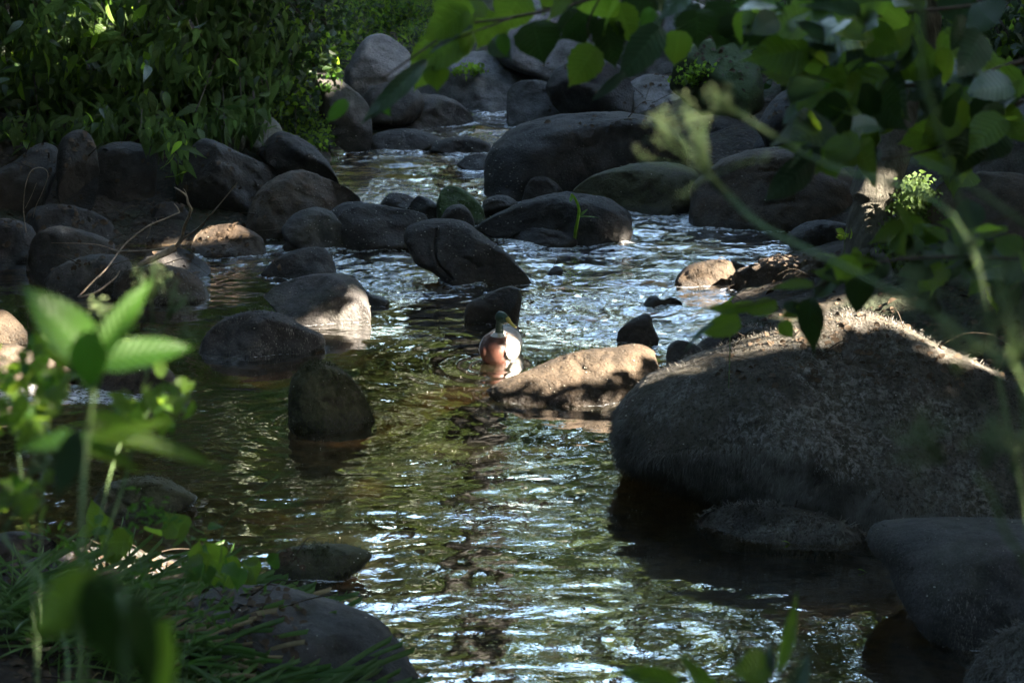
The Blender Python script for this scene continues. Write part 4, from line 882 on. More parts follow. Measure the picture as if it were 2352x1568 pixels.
shrub('shrub', 'leafy shrub with small rounded leaves right of the drooping shrubs', 'shrub', (680, 60, 22.5),
      [(650, 60, 20.3, .38, .5, .38), (690, 150, 20.1, .30, .4, .34), (650, 230, 19.8, .3, .35, .22), (740, 60, 21.0, .3, .4, .3), (700, -120, 21, .6, .6, .4)], 4200, .06, T_MED, (('leaf_dark', .75), ('leaf_fore', .25)), droop=.3, seed=4)
shrub('ivy', 'ivy and mossy ground plants creeping down the left bank beside the pool', 'ivy', (680, 300, 20.4),
      [(700, 270, 20.2, .22, .5, .16), (660, 330, 19.5, .28, .4, .10), (735, 300, 20.0, .12, .5, .12), (600, 250, 19.7, .3, .4, .12)], 3800, .035, T_MED, (('leaf_dark', .5), ('leaf_fore', .5)), droop=.1, seed=5, stems=10, srad=.005)
shrub('fern', 'lit feathery greenery at the top of the left bank behind the pale lichen boulder', 'fern', (860, 60, 25.5),
      [(800, 70, 22.6, .30, .4, .22), (880, 40, 22.9, .34, .4, .20), (975, 45, 22.8, .25, .4, .22), (955, 95, 22.3, .14, .3, .12), (860, 5, 23.2, .5, .5, .25), (770, 120, 22.0, .2, .3, .16), (930, 10, 23, .4, .4, .2)], 8000, .05, T_LANCE, (('leaf_dark', .4), ('leaf_fore', .45), ('leaf_bright', .15)), droop=-.2, seed=6, stems=20, srad=.005)
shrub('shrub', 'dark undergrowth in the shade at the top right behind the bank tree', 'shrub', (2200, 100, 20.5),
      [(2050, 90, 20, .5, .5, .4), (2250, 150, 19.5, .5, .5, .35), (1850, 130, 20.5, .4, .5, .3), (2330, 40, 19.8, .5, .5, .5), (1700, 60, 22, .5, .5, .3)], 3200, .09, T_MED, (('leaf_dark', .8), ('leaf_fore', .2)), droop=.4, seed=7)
shrub('shrub', 'low leafy plants on the dark slope behind the shrub row', 'shrub', (250, 260, 20.5),
      [(150, 290, 20.4, .5, .3, .12), (420, 250, 20.2, .5, .3, .15)], 900, .07, T_MED, (('leaf_dark', 1),), droop=.3, seed=8)
for j, (px, py, Yd, s, lab) in enumerate(((1940, 545, 15.7, 1.0, 'sunlit yellow green shoot at the foot of the tree trunk'), (1676, 705, 12.3, .9, 'sunlit yellow green shoot tip rising before the left shoulder of the huge boulder'))):
    c = at_y(px, py, Yd); root = empty('young_shoot', tuple(c), lab, 'seedling'); g = Geo(); rg = np.random.default_rng(j + 3)
    g.tube([c + Vector((0, 0, -.5)), c + Vector((.005, 0, -.2)), c, c + Vector((.01, 0, .05))], .003, .002, 5); g.build('stem', M['stalk'], root); g = Geo()
    k = 11; P = np.array(c) + rg.normal(size=(k, 3)) * .012 * s; D = unit(rg.normal(size=(k, 3)) + np.array([0, 0, .7])); leaves(g, T_MED, P, D, unit(rg.normal(size=(k, 3)) + np.array([0, -1, .5])), .05 * s * (.6 + .6 * rg.random(k))); g.build('foliage', M['leaf_yellow'], root)

# moss tufts and small weeds on rocks
def tufts(key, name, label, cat, spots, mat='leaf_fore', L=.03, seed=0):
    rg = np.random.default_rng(seed); g = Geo(); org = None
    for (px, py, r, n) in spots:
        c = hit(px, py); org = org or c
        P = np.array(c) + rg.normal(size=(n, 3)) * np.array([r, r, r * .35]); D = unit(rg.normal(size=(n, 3)) + np.array([0, -.2, .9]))
        leaves(g, T_SIMPLE, P, D, unit(rg.normal(size=(n, 3)) + np.array([0, -1, 0])), L * (.5 + rg.random(n)))
    tag(g.build(name, M[mat], origin=org), label, cat, kind='stuff')
tufts('a', 'moss_clump', 'bright moss on the upper edge of the tilted grey boulder', 'moss', [(745, 160, .05, 220), (765, 178, .03, 120), (748, 205, .03, 120)], 'leaf_bright', .025, 1)
tufts('b', 'weed', 'small weed growing on top of the pale topped slab boulder', 'weed', [(1085, 158, .05, 60), (1060, 165, .04, 50), (1100, 165, .03, 30)], 'leaf_fore', .04, 2)
tufts('c', 'moss_clump', 'tuft of moss crowning the upright cone of rock', 'moss', [(722, 836, .03, 200), (742, 838, .03, 160), (702, 846, .025, 160)], 'moss', .010, 3)
tufts('d', 'moss_clump', 'green moss on the dark boulder above the light domed boulder', 'moss', [(1600, 160, .06, 200), (1585, 185, .05, 160)], 'leaf_fore', .03, 4)
tufts('e', 'weed', 'weeds between trunk foot and the gnarled stump', 'weed', [(2060, 600, .08, 160), (2120, 580, .08, 160), (1990, 640, .05, 90)], 'leaf_fore', .05, 5)
print('PART3', len(bpy.data.objects))
# ------------------------------------------------------------------ near foliage
bpy.context.view_layer.update(); _dg = bpy.context.evaluated_depsgraph_get()
def put_leaf(geo, tpl, bx, by, tx, ty, Y, w, face=(0, -1, .35), dY=0.0):
    b, t = at_y(bx, by, Y), at_y(tx, ty, Y + dY); d = t - b; L = d.length
    maxw = np.abs(tpl[0][:, 0]).max() * 2
    n = Vector(face) - d.normalized() * Vector(face).dot(d.normalized())
    leaves(geo, tpl, [b], [d], [n], [L], [max(.3, w / ppm(Y) / (L * maxw))])
def twig(geo, pts, r0, r1, n=6):
    geo.tube(bez([at_y(*p) for p in pts], 6), r0, r1, n)
def fill(geo, tpl, clusters, n, L, seed, droop=.5, face=(0, -.7, .6), spread=.6):
    rg = np.random.default_rng(seed); i = rg.integers(0, len(clusters), n) if not hasattr(n, '__len__') else np.repeat(np.arange(len(clusters)), n)
    k = len(i); P = []
    for j in i:
        px, py, Y, rx, ry = clusters[j]; a = rg.normal(size=3) * .55
        P.append(list(at_y(px + a[0] * rx, py + a[1] * ry, Y + .5 * a[2])))
    P = np.array(P); gr = np.array([-.5, -.1, 0])
    D = unit(rg.normal(size=(k, 3)) * spread + gr + np.array([0, 0, -droop])); N = unit(rg.normal(size=(k, 3)) * .65 + np.array(face))
    leaves(geo, tpl, P, D, N, L * (.65 + .6 * rg.random(k)), .8 + .4 * rg.random(k))
def branch(name, label, twigs, sets, cat='branch', root_at=None):
    """sets: (part name, material, [explicit leaves], [(clusters, n, L, seed, template, kwargs)])"""
    o = at_y(*(root_at or twigs[0][0][0])); root = empty(name, tuple(o), label, cat)
    g = Geo()
    for pts, r0, r1 in twigs: twig(g, pts, r0, r1)
    g.build('stem', M['twig_dark'], root)
    for mat, ex, fl in sets:
        g = Geo()
        for e in ex: put_leaf(g, *e)
        for cl, n, L, sd, tpl, kw in fl: fill(g, tpl, cl, n, L, sd, **kw)
        g.build('foliage', M[mat], root)
    return root
O, RD, SP = T_OVATE, T_ROUND, T_SPEAR
branch('leafy_branch', 'leafy branch hanging from the top centre, a pale narrow leaf at its tip',
       [([(1620, -120, 7.2), (1380, -10, 7.2), (1180, 40, 7.1), (1060, 60, 7.1), (965, 120, 7.0), (880, 180, 7.0)], .006, .002), ([(1380, -10, 7.2), (1350, 60, 7.2), (1365, 115, 7.2)], .003, .0015), ([(1560, -60, 7.2), (1530, 30, 7.2), (1515, 75, 7.2)], .003, .0015), ([(1180, 40, 7.1), (1100, 70, 7.0), (990, 110, 7)], .003, .0015)],
       [('leaf_teal', [(SP, 980, 138, 827, 288, 7.0, 44, (.5, -1, .6), -.05), (O, 1516, 60, 1415, 200, 6.9, 82, (.4, -1, .7)), (SP, 1435, 165, 1356, 238, 6.9, 24, (.5, -1, .5)), (RD, 1590, -30, 1500, 50, 7.0, 62, (.2, -1, .9)), (SP, 1085, 62, 972, 112, 7.0, 26, (.1, -.6, 1)), (RD, 1130, 90, 1180, 140, 7.2, 60)], []),
        ('leaf_bright', [(O, 798, 232, 742, 286, 7.0, 34, (-.2, -1, .1)), (O, 868, 226, 900, 270, 7.0, 26), (O, 1150, 80, 1165, 135, 7.1, 34), (O, 1500, 20, 1468, 70, 7.1, 36)], []),
        ('leaf_fore', [(O, 1085, 75, 930, 165, 7.1, 95, (-.1, -1, .5)), (O, 1010, 95, 945, 215, 7.2, 90), (O, 1075, 20, 960, 95, 7.0, 80), (RD, 1000, 150, 1005, 218, 7.1, 62), (RD, 1140, 30, 1090, 120, 7.3, 95), (RD, 1200, -20, 1140, 90, 7.2, 100),
                       (O, 1370, 108, 1300, 206, 7.1, 84), (RD, 1030, -20, 1060, 60, 7.2, 90), (O, 1420, 10, 1460, 110, 7.3, 70), (RD, 1290, -40, 1240, 40, 7.3, 90), (O, 1560, 70, 1548, 160, 7.1, 70)], [([(1120, 10, 7.3, 80, 40), (1420, 0, 7.4, 90, 40)], 12, .11, 7, O, {})]),
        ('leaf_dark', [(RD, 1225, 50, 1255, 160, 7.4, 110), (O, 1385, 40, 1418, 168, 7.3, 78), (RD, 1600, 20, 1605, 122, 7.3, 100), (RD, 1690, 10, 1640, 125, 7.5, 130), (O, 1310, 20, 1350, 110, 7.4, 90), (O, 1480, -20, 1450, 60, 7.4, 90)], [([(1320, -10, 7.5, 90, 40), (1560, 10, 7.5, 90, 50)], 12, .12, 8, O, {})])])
TR = [(1800, 40, 7.0, 80, 50), (1950, 60, 7.0, 90, 60), (1900, 190, 7.2, 60, 60), (2080, 60, 7.3, 80, 60), (2230, 110, 7.5, 90, 70), (2000, 200, 7.4, 60, 60), (1930, 290, 6.8, 70, 50), (2280, 240, 7.2, 80, 60), (2200, 330, 7.4, 60, 60)]
branch('leafy_branch', 'large leafy bough crowding the upper right corner, broadest leaves at its left',
       [([(2500, 120, 7.4), (2352, 140, 7.4), (2200, 190, 7.3), (2050, 200, 7.2), (1900, 240, 7.0), (1830, 300, 6.9)], .010, .003), ([(2480, -40, 7.2), (2250, 10, 7.1), (2000, 40, 7.0), (1850, 90, 6.9)], .008, .002), ([(2352, 230, 7.3), (2260, 285, 7.3), (2150, 340, 7.2), (2000, 370, 7.0), (1880, 372, 6.8)], .006, .002), ([(1995, 365, 7.0), (2003, 400, 7.0), (2003, 430, 7.0)], .003, .002)],
       [('leaf_fore', [(RD, 1855, 110, 1700, 138, 6.8, 116, (-.1, -1, .25)), (RD, 1860, 60, 1735, 40, 6.8, 88, (0, -1, .6)), (O, 1995, 345, 1785, 330, 6.8, 96, (0, -1, .4)), (O, 1960, 290, 1850, 380, 6.9, 80), (O, 2040, 170, 1830, 270, 7.0, 76, (.2, -1, .8)), (O, 2020, 300, 1900, 320, 6.9, 90),
                       (RD, 2150, 120, 2050, 190, 7.2, 90), (O, 1930, 160, 1870, 250, 7.1, 70), (O, 2352, 180, 2240, 215, 7.3, 84), (O, 2300, 230, 2210, 200, 7.3, 70), (O, 2060, 240, 2010, 320, 7.1, 60), (O, 1900, 350, 1925, 415, 6.9, 62), (O, 2160, 300, 2060, 330, 7.2, 70)],
         [(TR, 120, .102, 21, O, dict(droop=.35)), (TR, 26, .12, 22, RD, dict(droop=.4))]),
        ('leaf_teal', [(SP, 1868, 362, 1756, 470, 6.7, 72, (.6, -1, .7)), (SP, 1850, 372, 1768, 448, 6.75, 50, (.2, -1, 1)), (O, 2020, 345, 1960, 400, 6.9, 50, (.3, -.6, 1)), (O, 2180, 200, 2090, 280, 7.2, 70, (.3, -.5, 1)), (O, 1835, 240, 1790, 290, 6.8, 30, (.2, -.6, 1)), (RD, 2300, 290, 2230, 390, 7.2, 100, (.2, -1, .6))], [(TR, 30, .12, 23, O, dict(droop=.2, face=(.1, -.3, 1)))]),
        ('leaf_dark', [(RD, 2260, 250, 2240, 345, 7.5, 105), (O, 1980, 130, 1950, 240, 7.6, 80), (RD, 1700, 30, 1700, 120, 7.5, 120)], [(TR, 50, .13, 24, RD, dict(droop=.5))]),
        ('leaf_bright', [], [(TR[:3] + TR[6:7], 12, .09, 25, O, {})])])
RB = [(2120, 545, 6.9, 60, 22), (2240, 560, 6.9, 80, 30), (2330, 620, 6.8, 60, 60), (2180, 600, 7.0, 60, 30)]
branch('leafy_branch', 'leafy twig crossing from the right edge below the tree trunk',
       [([(2480, 440, 7.0), (2330, 492, 7.0), (2200, 525, 7.0), (2110, 560, 6.95), (2030, 590, 6.9)], .005, .0015), ([(2460, 560, 6.9), (2352, 640, 6.8), (2290, 700, 6.8)], .004, .0015)],
       [('leaf_fore', [(O, 2160, 540, 2058, 560, 6.9, 52, (0, -.8, 1)), (O, 2250, 520, 2150, 508, 7.0, 40), (O, 2290, 600, 2218, 688, 6.8, 50), (O, 2330, 570, 2260, 600, 6.8, 60), (O, 2180, 545, 2090, 530, 7.0, 40)], [(RB, 34, .10, 31, O, dict(droop=.15, face=(0, -.5, 1)))]),
        ('leaf_dark', [], [(RB, 26, .11, 32, O, dict(droop=.3))]), ('leaf_teal', [], [(RB, 10, .10, 33, O, dict(droop=.2, face=(0, -.3, 1)))])])
branch('leafy_branch', 'leafy twig whose two dark leaves hang over the top of the huge boulder',
       [([(2480, 600, 6.4), (2200, 590, 6.4), (2030, 600, 6.4), (1940, 630, 6.4), (1840, 670, 6.4), (1740, 695, 6.4), (1690, 705, 6.4)], .005, .0015), ([(1940, 630, 6.4), (1900, 650, 6.4), (1860, 690, 6.4)], .002, .001)],
       [('leaf_dark', [(RD, 1858, 684, 1872, 834, 6.35, 64, (-.1, -1, .1)), (RD, 1975, 632, 1970, 738, 6.35, 70, (.1, -1, .2)), (O, 1930, 625, 1880, 665, 6.4, 48), (O, 1800, 700, 1870, 720, 6.4, 30), (O, 2040, 600, 1975, 650, 6.5, 50)], []),
        ('leaf_fore', [(O, 1868, 655, 1764, 652, 6.4, 34, (0, -.7, 1)), (O, 1785, 700, 1700, 715, 6.4, 42), (O, 1700, 735, 1600, 768, 6.4, 58, (0, -1, .3)), (O, 1860, 710, 1785, 728, 6.4, 30), (O, 1945, 640, 1860, 620, 6.4, 36), (O, 1690, 712, 1620, 705, 6.4, 26), (O, 2010, 615, 1930, 590, 6.5, 40), (RD, 1792, 740, 1830, 782, 6.4, 42), (O, 1735, 700, 1640, 718, 6.4, 28), (O, 1900, 600, 1950, 640, 6.5, 50)], [([(1960, 600, 6.6, 60, 18)], 8, .08, 41, O, {})]),
        ('leaf_teal', [(SP, 1640, 740, 1562, 798, 6.4, 18, (.3, -.4, 1)), (O, 1915, 640, 1860, 690, 6.4, 42, (.2, -.8, .7))], [])])

# ------------------------------------------------------------------ flowering stalks close to the viewer
def umbel(name, label, stalk, heads, r=.0055, seed=0, ground=True, sidebits=()):
    rg = np.random.default_rng(seed); pts = [at_y(*p) for p in stalk]
    if ground:
        e = pts[-1] if ground == 'end' else pts[0]; foot = Vector((e.x + .05, e.y, tz(e.x + .05, e.y)));
        pts = pts + [foot] if ground == 'end' else [foot] + pts
    o = pts[-1] if ground == 'end' else pts[0]; root = empty(name, tuple(o), label, 'wild flower')
    g = Geo(); g.tube(bez(pts, 7), r, r * .8, 8)
    Vi, Fi = ico(1); fs = []
    for (px, py, Y, dx, dy, spread, nr, nb) in heads:
        f = Geo(); fs.append(f); nb = max(4, nb // 2)
        c = at_y(px, py, Y); axis = Vector((dx, rg.normal() * .2, dy)).normalized()
        for q in range(nr):
            v = Vector(rg.normal(size=3)); d = (axis + v * .42 * spread).normalized(); e = c + d * (.055 + .03 * rg.random()) * spread
            g.tube([c, (c + e) / 2 + axis * .004, e], .0013, .0009, 4)
            for b in range(nb):
                h = e + Vector(rg.normal(size=3)) * .008; g.tube([e, h], .0006, .0005, 3)
                f.add(np.array(h) + Vi * .0018 * (.7 + rg.random(3)), None, Fi)
    for s in sidebits: twig(g, s, r * .75, r * .4)
    g.build('stalk', M['stalk'], root)
    for f in fs: f.build('flower', M['flower'], root)
    return root
umbel('cow_parsley', 'blurred umbel flower on a slanting green stalk in front of the great dark boulder', [(1631, 405, 3.6), (1684, 460, 3.6), (1747, 517, 3.55), (1830, 562, 3.5), (1990, 640, 3.45), (2250, 800, 3.4), (2700, 1300, 3.3)],
      [(1631, 405, 3.6, -.55, 1, 1.3, 13, 10), (1545, 330, 3.7, -.6, .8, .5, 6, 8)], .0036, 1, 'end')
umbel('cow_parsley', 'blurred umbel with a short stalk right of the other umbel flower', [(1700, 262, 3.7), (1762, 304, 3.7), (1900, 380, 3.7), (2190, 500, 3.6), (2300, 900, 3.5), (2400, 1700, 3.4)], [(1700, 262, 3.7, -.8, .7, .55, 10, 8)], .0032, 2, 'end')
umbel('cow_parsley', 'tall pale green stalk crossing the upper right corner in front of the leaves', [(2122, -120, 3.3), (2116, 60, 3.3), (2118, 165, 3.3), (2142, 250, 3.3), (2167, 337, 3.3), (2186, 400, 3.3), (2210, 480, 3.3), (2245, 565, 3.3), (2330, 800, 3.25), (2420, 1700, 3.2)],
      [(2110, 30, 3.3, -.3, 1, 1.0, 12, 12), (1990, 60, 3.4, 0, 1, .9, 12, 12)], .004, 3, 'end', [[(2352, 512, 3.3), (2280, 462, 3.3), (2187, 402, 3.3), (2120, 372, 3.35), (2075, 362, 3.4)], [(2420, 560, 3.3), (2352, 512, 3.3), (2300, 478, 3.3)]])
umbel('cow_parsley', 'very blurred pale flower heads before the right end of the huge boulder', [(2240, 1090, 3.0), (2300, 1200, 3.0), (2400, 1700, 3.0)], [(2170, 1060, 3.0, -.6, .5, .7, 9, 12), (2260, 1080, 3.0, .2, 1, .7, 9, 12), (2200, 860, 3.1, 0, 1, .7, 9, 12), (2320, 1090, 3.0, .3, .5, .7, 8, 12)], .003, 4, 'end')
umbel('cow_parsley', 'blurred pale flower heads at the right edge in front of the old stump', [(2310, 800, 3.1), (2380, 1000, 3.1), (2460, 1700, 3.1)], [(2160, 720, 3.1, -.5, .6, .8, 8, 10), (2290, 760, 3.1, 0, 1, 1, 10, 12), (2200, 620, 3.1, 0, 1, .6, 8, 9), (2330, 840, 3.1, 0, 1, .9, 9, 12)], .003, 5, 'end')

def herb(name, label, cat, stems, sets, r=.003, root_pt=None):
    o = at_y(*stems[0][-1]); z = tz(o.x, o.y); root = empty(name, (o.x, o.y, z), label, cat); g = Geo()
    for s in stems:
        p = [at_y(*q) for q in s]; e = p[-1]; zz = tz(e.x, e.y); 
        if e.z > zz + .05: p.append(Vector((e.x, e.y, zz)))
        g.tube(bez(p, 6), r * .7, r, 6)
    g.build('stem', M['stalk'], root)
    for mat, ex, fl in sets:
        g = Geo()
        for e in ex: put_leaf(g, *e)
        for cl, n, L, sd, tpl, kw in fl: fill(g, tpl, cl, n, L, sd, **kw)
        g.build('foliage', M[mat], root)
    return root
herb('broadleaf_herb', 'blurred tall plant at the left with four pointed bright leaves spread like a star', 'plant',
     [[(232, 800, 3.5), (215, 900, 3.5), (200, 1010, 3.5), (190, 1150, 3.45), (188, 1320, 3.4), (190, 1700, 3.3)]],
     [('leaf_bright', [(SP, 232, 840, 52, 646, 3.5, 112, (.2, -1, .5)), (SP, 226, 820, 332, 636, 3.5, 62, (-.3, -1, .3)), (SP, 225, 840, 438, 772, 3.5, 86, (0, -.8, .9)), (SP, 205, 760, 200, 905, 3.4, 90, (0, -1, .2)), (SP, 215, 1010, 30, 1010, 3.55, 60, (0, -.6, 1))], []),
      ('leaf_fore', [(SP, 200, 1000, 520, 1032, 3.6, 58, (0, -.5, 1)), (O, 210, 960, 330, 1000, 3.7, 60), (O, 190, 1020, 330, 1070, 3.6, 44, (0, -.8, 1)), (SP, 200, 1010, 400, 960, 3.6, 34)], []),
      ('leaf_teal', [(SP, 178, 985, 128, 1160, 3.4, 66, (.3, -1, .6))], [])], .0042)
LH = [(40, 860, 5.0, 60, 50), (130, 880, 5.0, 50, 60), (60, 960, 4.9, 70, 40), (310, 940, 5.2, 60, 30), (400, 900, 5.2, 30, 30), (60, 1130, 4.8, 60, 30), (150, 800, 5.0, 60, 20)]
herb('herb', 'blurred feathery herb behind the star leaved plant at the left edge', 'plant', [[(130, 800, 5.0), (120, 900, 5), (100, 1100, 4.9), (90, 1700, 4.6)], [(400, 880, 5.2), (330, 960, 5.2), (250, 1100, 5.1), (170, 1700, 4.7)], [(20, 880, 5), (60, 1200, 4.8), (90, 1700, 4.6)]],
     [('leaf_fore', [], [(LH, 190, .042, 51, T_MED, dict(droop=.0, face=(0, -.6, 1), spread=.9))]), ('leaf_bright', [], [(LH, 50, .036, 52, T_MED, dict(droop=.0, spread=.9))])], .002)
umbel('cow_parsley', 'blurred little flower heads beside the star leaved plant', [(350, 780, 5.0), (330, 900, 5.0), (290, 1090, 5.0), (235, 1300, 4.9), (200, 1750, 4.8)], [(345, 690, 5.0, 0, 1, .8, 12, 9), (385, 730, 5.0, .5, 1, .7, 10, 9), (330, 740, 5.0, -.4, 1, .6, 9, 9), (400, 800, 5.0, .6, .8, .5, 8, 8), (250, 740, 5.0, -.6, 1, .6, 8, 8)], .0028, 6, 'end', [[(350, 780, 5.0), (350, 720, 5.0), (345, 690, 5.0)], [(350, 780, 5.0), (378, 750, 5.0), (385, 730, 5.0)]])
umbel('cow_parsley', 'slanting green stalk with pale little leaves at the left edge above the dark rock', [(75, 1100, 4.6), (35, 1180, 4.6), (10, 1235, 4.6), (90, 1330, 4.5), (150, 1480, 4.4), (170, 1750, 4.3)], [(60, 1100, 4.6, .5, .7, .8, 12, 9), (110, 1075, 4.6, .8, .4, .5, 9, 8)], .003, 7, 'end')
herb('broadleaf_herb', 'very blurred dark broad leaves at the bottom left close to the viewer', 'plant', [[(265, 1310, 2.4), (280, 1450, 2.4), (300, 1750, 2.3)]],
     [('leaf_dark', [(O, 215, 1335, 285, 1590, 2.35, 120, (0, -1, .5)), (O, 300, 1370, 370, 1630, 2.3, 90, (.5, -1, .3)), (O, 255, 1330, 160, 1430, 2.4, 90)], []), ('leaf_fore', [(O, 235, 1330, 35, 1475, 2.4, 140, (0, -1, .8)), (SP, 380, 1420, 370, 1640, 2.4, 60)], [])], .004)
LL = [(300, 1240, 8.1, 60, 26), (440, 1230, 8.0, 60, 22), (560, 1300, 8.2, 70, 22), (480, 1290, 8.0, 60, 25), (240, 1215, 8.1, 30, 16)]
herb('buttercup_plant', 'bright lobed leaves on thin stalks before the layered boulder at the lower left', 'plant',
     [[(310, 1240, 8.1), (330, 1330, 8.0), (350, 1480, 7.9)], [(440, 1230, 8.0), (425, 1330, 8.0), (400, 1500, 7.9)], [(570, 1310, 8.2), (500, 1400, 8.0), (430, 1520, 7.8)], [(640, 1090, 7.6), (520, 1200, 7.7), (505, 1290, 7.8), (455, 1400, 7.8), (420, 1540, 7.7)]],
     [('leaf_fore', [], [(LL, 34, .085, 61, RD, dict(droop=.0, face=(0, -.9, .9), spread=1.0))]), ('leaf_bright', [], [(LL, 20, .06, 62, RD, dict(droop=.0, face=(0, -.9, .9), spread=1.0)), ([(250, 1330, 7.9, 120, 50), (480, 1400, 7.9, 120, 60), (150, 1250, 7.6, 90, 40), (350, 1180, 7.5, 60, 30)], 260, .03, 63, T_LANCE, dict(droop=-.2, spread=1.0))])], .0022)
herb('broadleaf_herb', 'blurred heart shaped leaf and upright spear shoot at the bottom right', 'plant', [[(1765, 1540, 4.6), (1770, 1590, 4.6), (1775, 1750, 4.5)], [(1790, 1520, 4.6), (1775, 1640, 4.6), (1772, 1750, 4.5)]],
     [('leaf_fore', [(RD, 1768, 1530, 1668, 1540, 4.6, 92, (0, -1, .5)), (SP, 1786, 1545, 1842, 1368, 4.6, 34, (.2, -1, .1)), (O, 1560, 1570, 1400, 1535, 4.3, 60), (O, 1650, 1600, 1560, 1500, 4.4, 46)], []), ('leaf_teal', [(SP, 1772, 1545, 1765, 1475, 4.6, 22), (O, 1815, 1600, 1862, 1500, 4.6, 50), (O, 1720, 1600, 1690, 1556, 4.6, 34)], [])], .0025)

# ------------------------------------------------------------------ grass, litter, twigs
def grass(label, regions, n, seed, Lr=(.16, .38), mat='leaf_grass', wid=1.0):
    rg = np.random.default_rng(seed); P = []
    for (px, py, rx, ry) in regions:
        k = int(n / len(regions)); a = rg.normal(size=(k, 2)) * .6
        for q in a:
            p = on_z(px + q[0] * rx, py + q[1] * ry, .15); P.append([p.x, p.y, 0])
    P = np.array(P); P[:, 2] = terrain_z(P[:, :2]) - .01
    cl = perlin(P * 3); P = P[cl > -.35]; k = len(P)
    hz = unit(np.column_stack([rg.normal(size=k) * .6 + .45, rg.normal(size=k) * .6, np.zeros(k)]))
    D = unit(hz * (.25 + .6 * rg.random(k))[:, None] + np.array([0, 0, 1.0])); N = unit(np.cross(np.cross(D, hz), D) * -1 + np.array([0, 0, .0001])); N = np.where((N * hz).sum(1)[:, None] > 0, -N, N)
    g = Geo(); V, Q, U = leaf_tpl([.014, .022, .024, .024, .022, .019, .014, .009, .001], fold=.3, droop=.75, cols=1)
    leaves(g, (V * np.array([wid, 1, 1]), Q, U), P, D, N, rg.uniform(*Lr, k)); ob = g.build('grass', M[mat], origin=Vector(P.mean(0)))
    return tag(ob, label, 'grass', kind='stuff')
grass('tufts of long bending grass on the near bank at the lower left', [(250, 1560, 200, 60), (450, 1500, 110, 60), (350, 1440, 130, 40), (100, 1520, 120, 60), (600, 1620, 200, 50), (560, 1530, 80, 50)], 1700, 1, wid=.5)
grass('dry straw coloured blades among the green tufts at the lower left', [(300, 1540, 180, 60), (480, 1500, 120, 50)], 240, 3, mat='straw', wid=.5)
grass('a few broad grass blades arching over the earthy boulder', [(620, 1660, 160, 40), (760, 1680, 120, 40)], 170, 2, (.25, .45), wid=.9)
def litter(name, label, boxes, n, seed, kind='leaf', parent=None):
    """fallen leaves and bits resting on the banks; boxes are photo regions"""
    rg = np.random.default_rng(seed); g = Geo(); P = []; Nn = []
    tries = 0
    while len(P) < n and tries < n * 4:
        tries += 1; b = boxes[rg.integers(0, len(boxes))]; px, py = rg.uniform(b[0], b[2]), rg.uniform(b[1], b[3])
        r = ray(px, py).normalized(); ok, loc, nor, idx, ob, _ = scene.ray_cast(_dg, CAM + r * 9.0, r)
        if not ok or nor.z < zmin_ or ob.name.split('.')[0] not in kindset: continue
        P.append(list(loc + nor * .004)); Nn.append(list(nor))
    return np.array(P), np.array(Nn), rg
zmin_ = .6; kindset = {'boulder', 'rock', 'stone', 'ground', 'stump', 'root_mass'}
P_, N_, rg_ = litter('a', 'b', [(0, 250, 640, 640), (1640, 560, 2352, 880), (1250, 0, 2352, 300), (0, 1250, 700, 1568)], 1500, 5)
k = len(P_); g = Geo(); leaves(g, T_MED, P_, unit(np.cross(N_, rg_.normal(size=(k, 3)))), unit(N_ + .35 * rg_.normal(size=(k, 3))), rg_.uniform(.02, .06, k))
M['litter'] = simple_mat('dead_leaves', (.03, .021, .013), (.09, .06, .036), 25, .85, .3, .002)
tag(g.build('leaf_litter', M['litter'], origin=Vector((0, 17, 0))), 'dead brown leaves littered over the banks and bank rocks', 'leaf litter', kind='stuff')
g = Geo(); sel = rg_.permutation(k)[:170]
for q in sel:
    a = Vector(P_[q]) + Vector((0, 0, .01)); d = Vector((rg_.normal(), rg_.normal() * .6, rg_.normal() * .3)).normalized() * rg_.uniform(.1, .38)
    g.tube(bez([a, a + d * .5 + Vector((0, 0, .02 + .05 * rg_.random())), a + d + Vector((0, 0, .015 * rg_.normal()))], 4), rg_.uniform(.0015, .004), .001, 4)
tag(g.build('fallen_twigs', M['twig_dark'], origin=Vector((0, 17, 0))), 'thin fallen twigs scattered on both banks', 'twigs', kind='stuff')
zmin_ = .15; kindset = {'boulder', 'rock', 'stone', 'water'}
P_, N_, rg_ = litter('a', 'b', [(100, 150, 2352, 1500), (400, 600, 1500, 1300), (700, 300, 1200, 600)], 1500, 6)
g = Geo(); Vi, Fi = ico(1)
for q in range(len(P_)):
    g.add(P_[q] + Vi * rg_.uniform(.001, .0042 if P_[q][2] > .03 else .0024) * np.array([1, 1, .5]) * (.6 + rg_.random(3)), None, Fi)
tag(g.build('fluff', M['speck'], origin=Vector((0, 14, 0))), 'white willow fluff and petals fallen on rocks and water', 'fluff', kind='stuff')

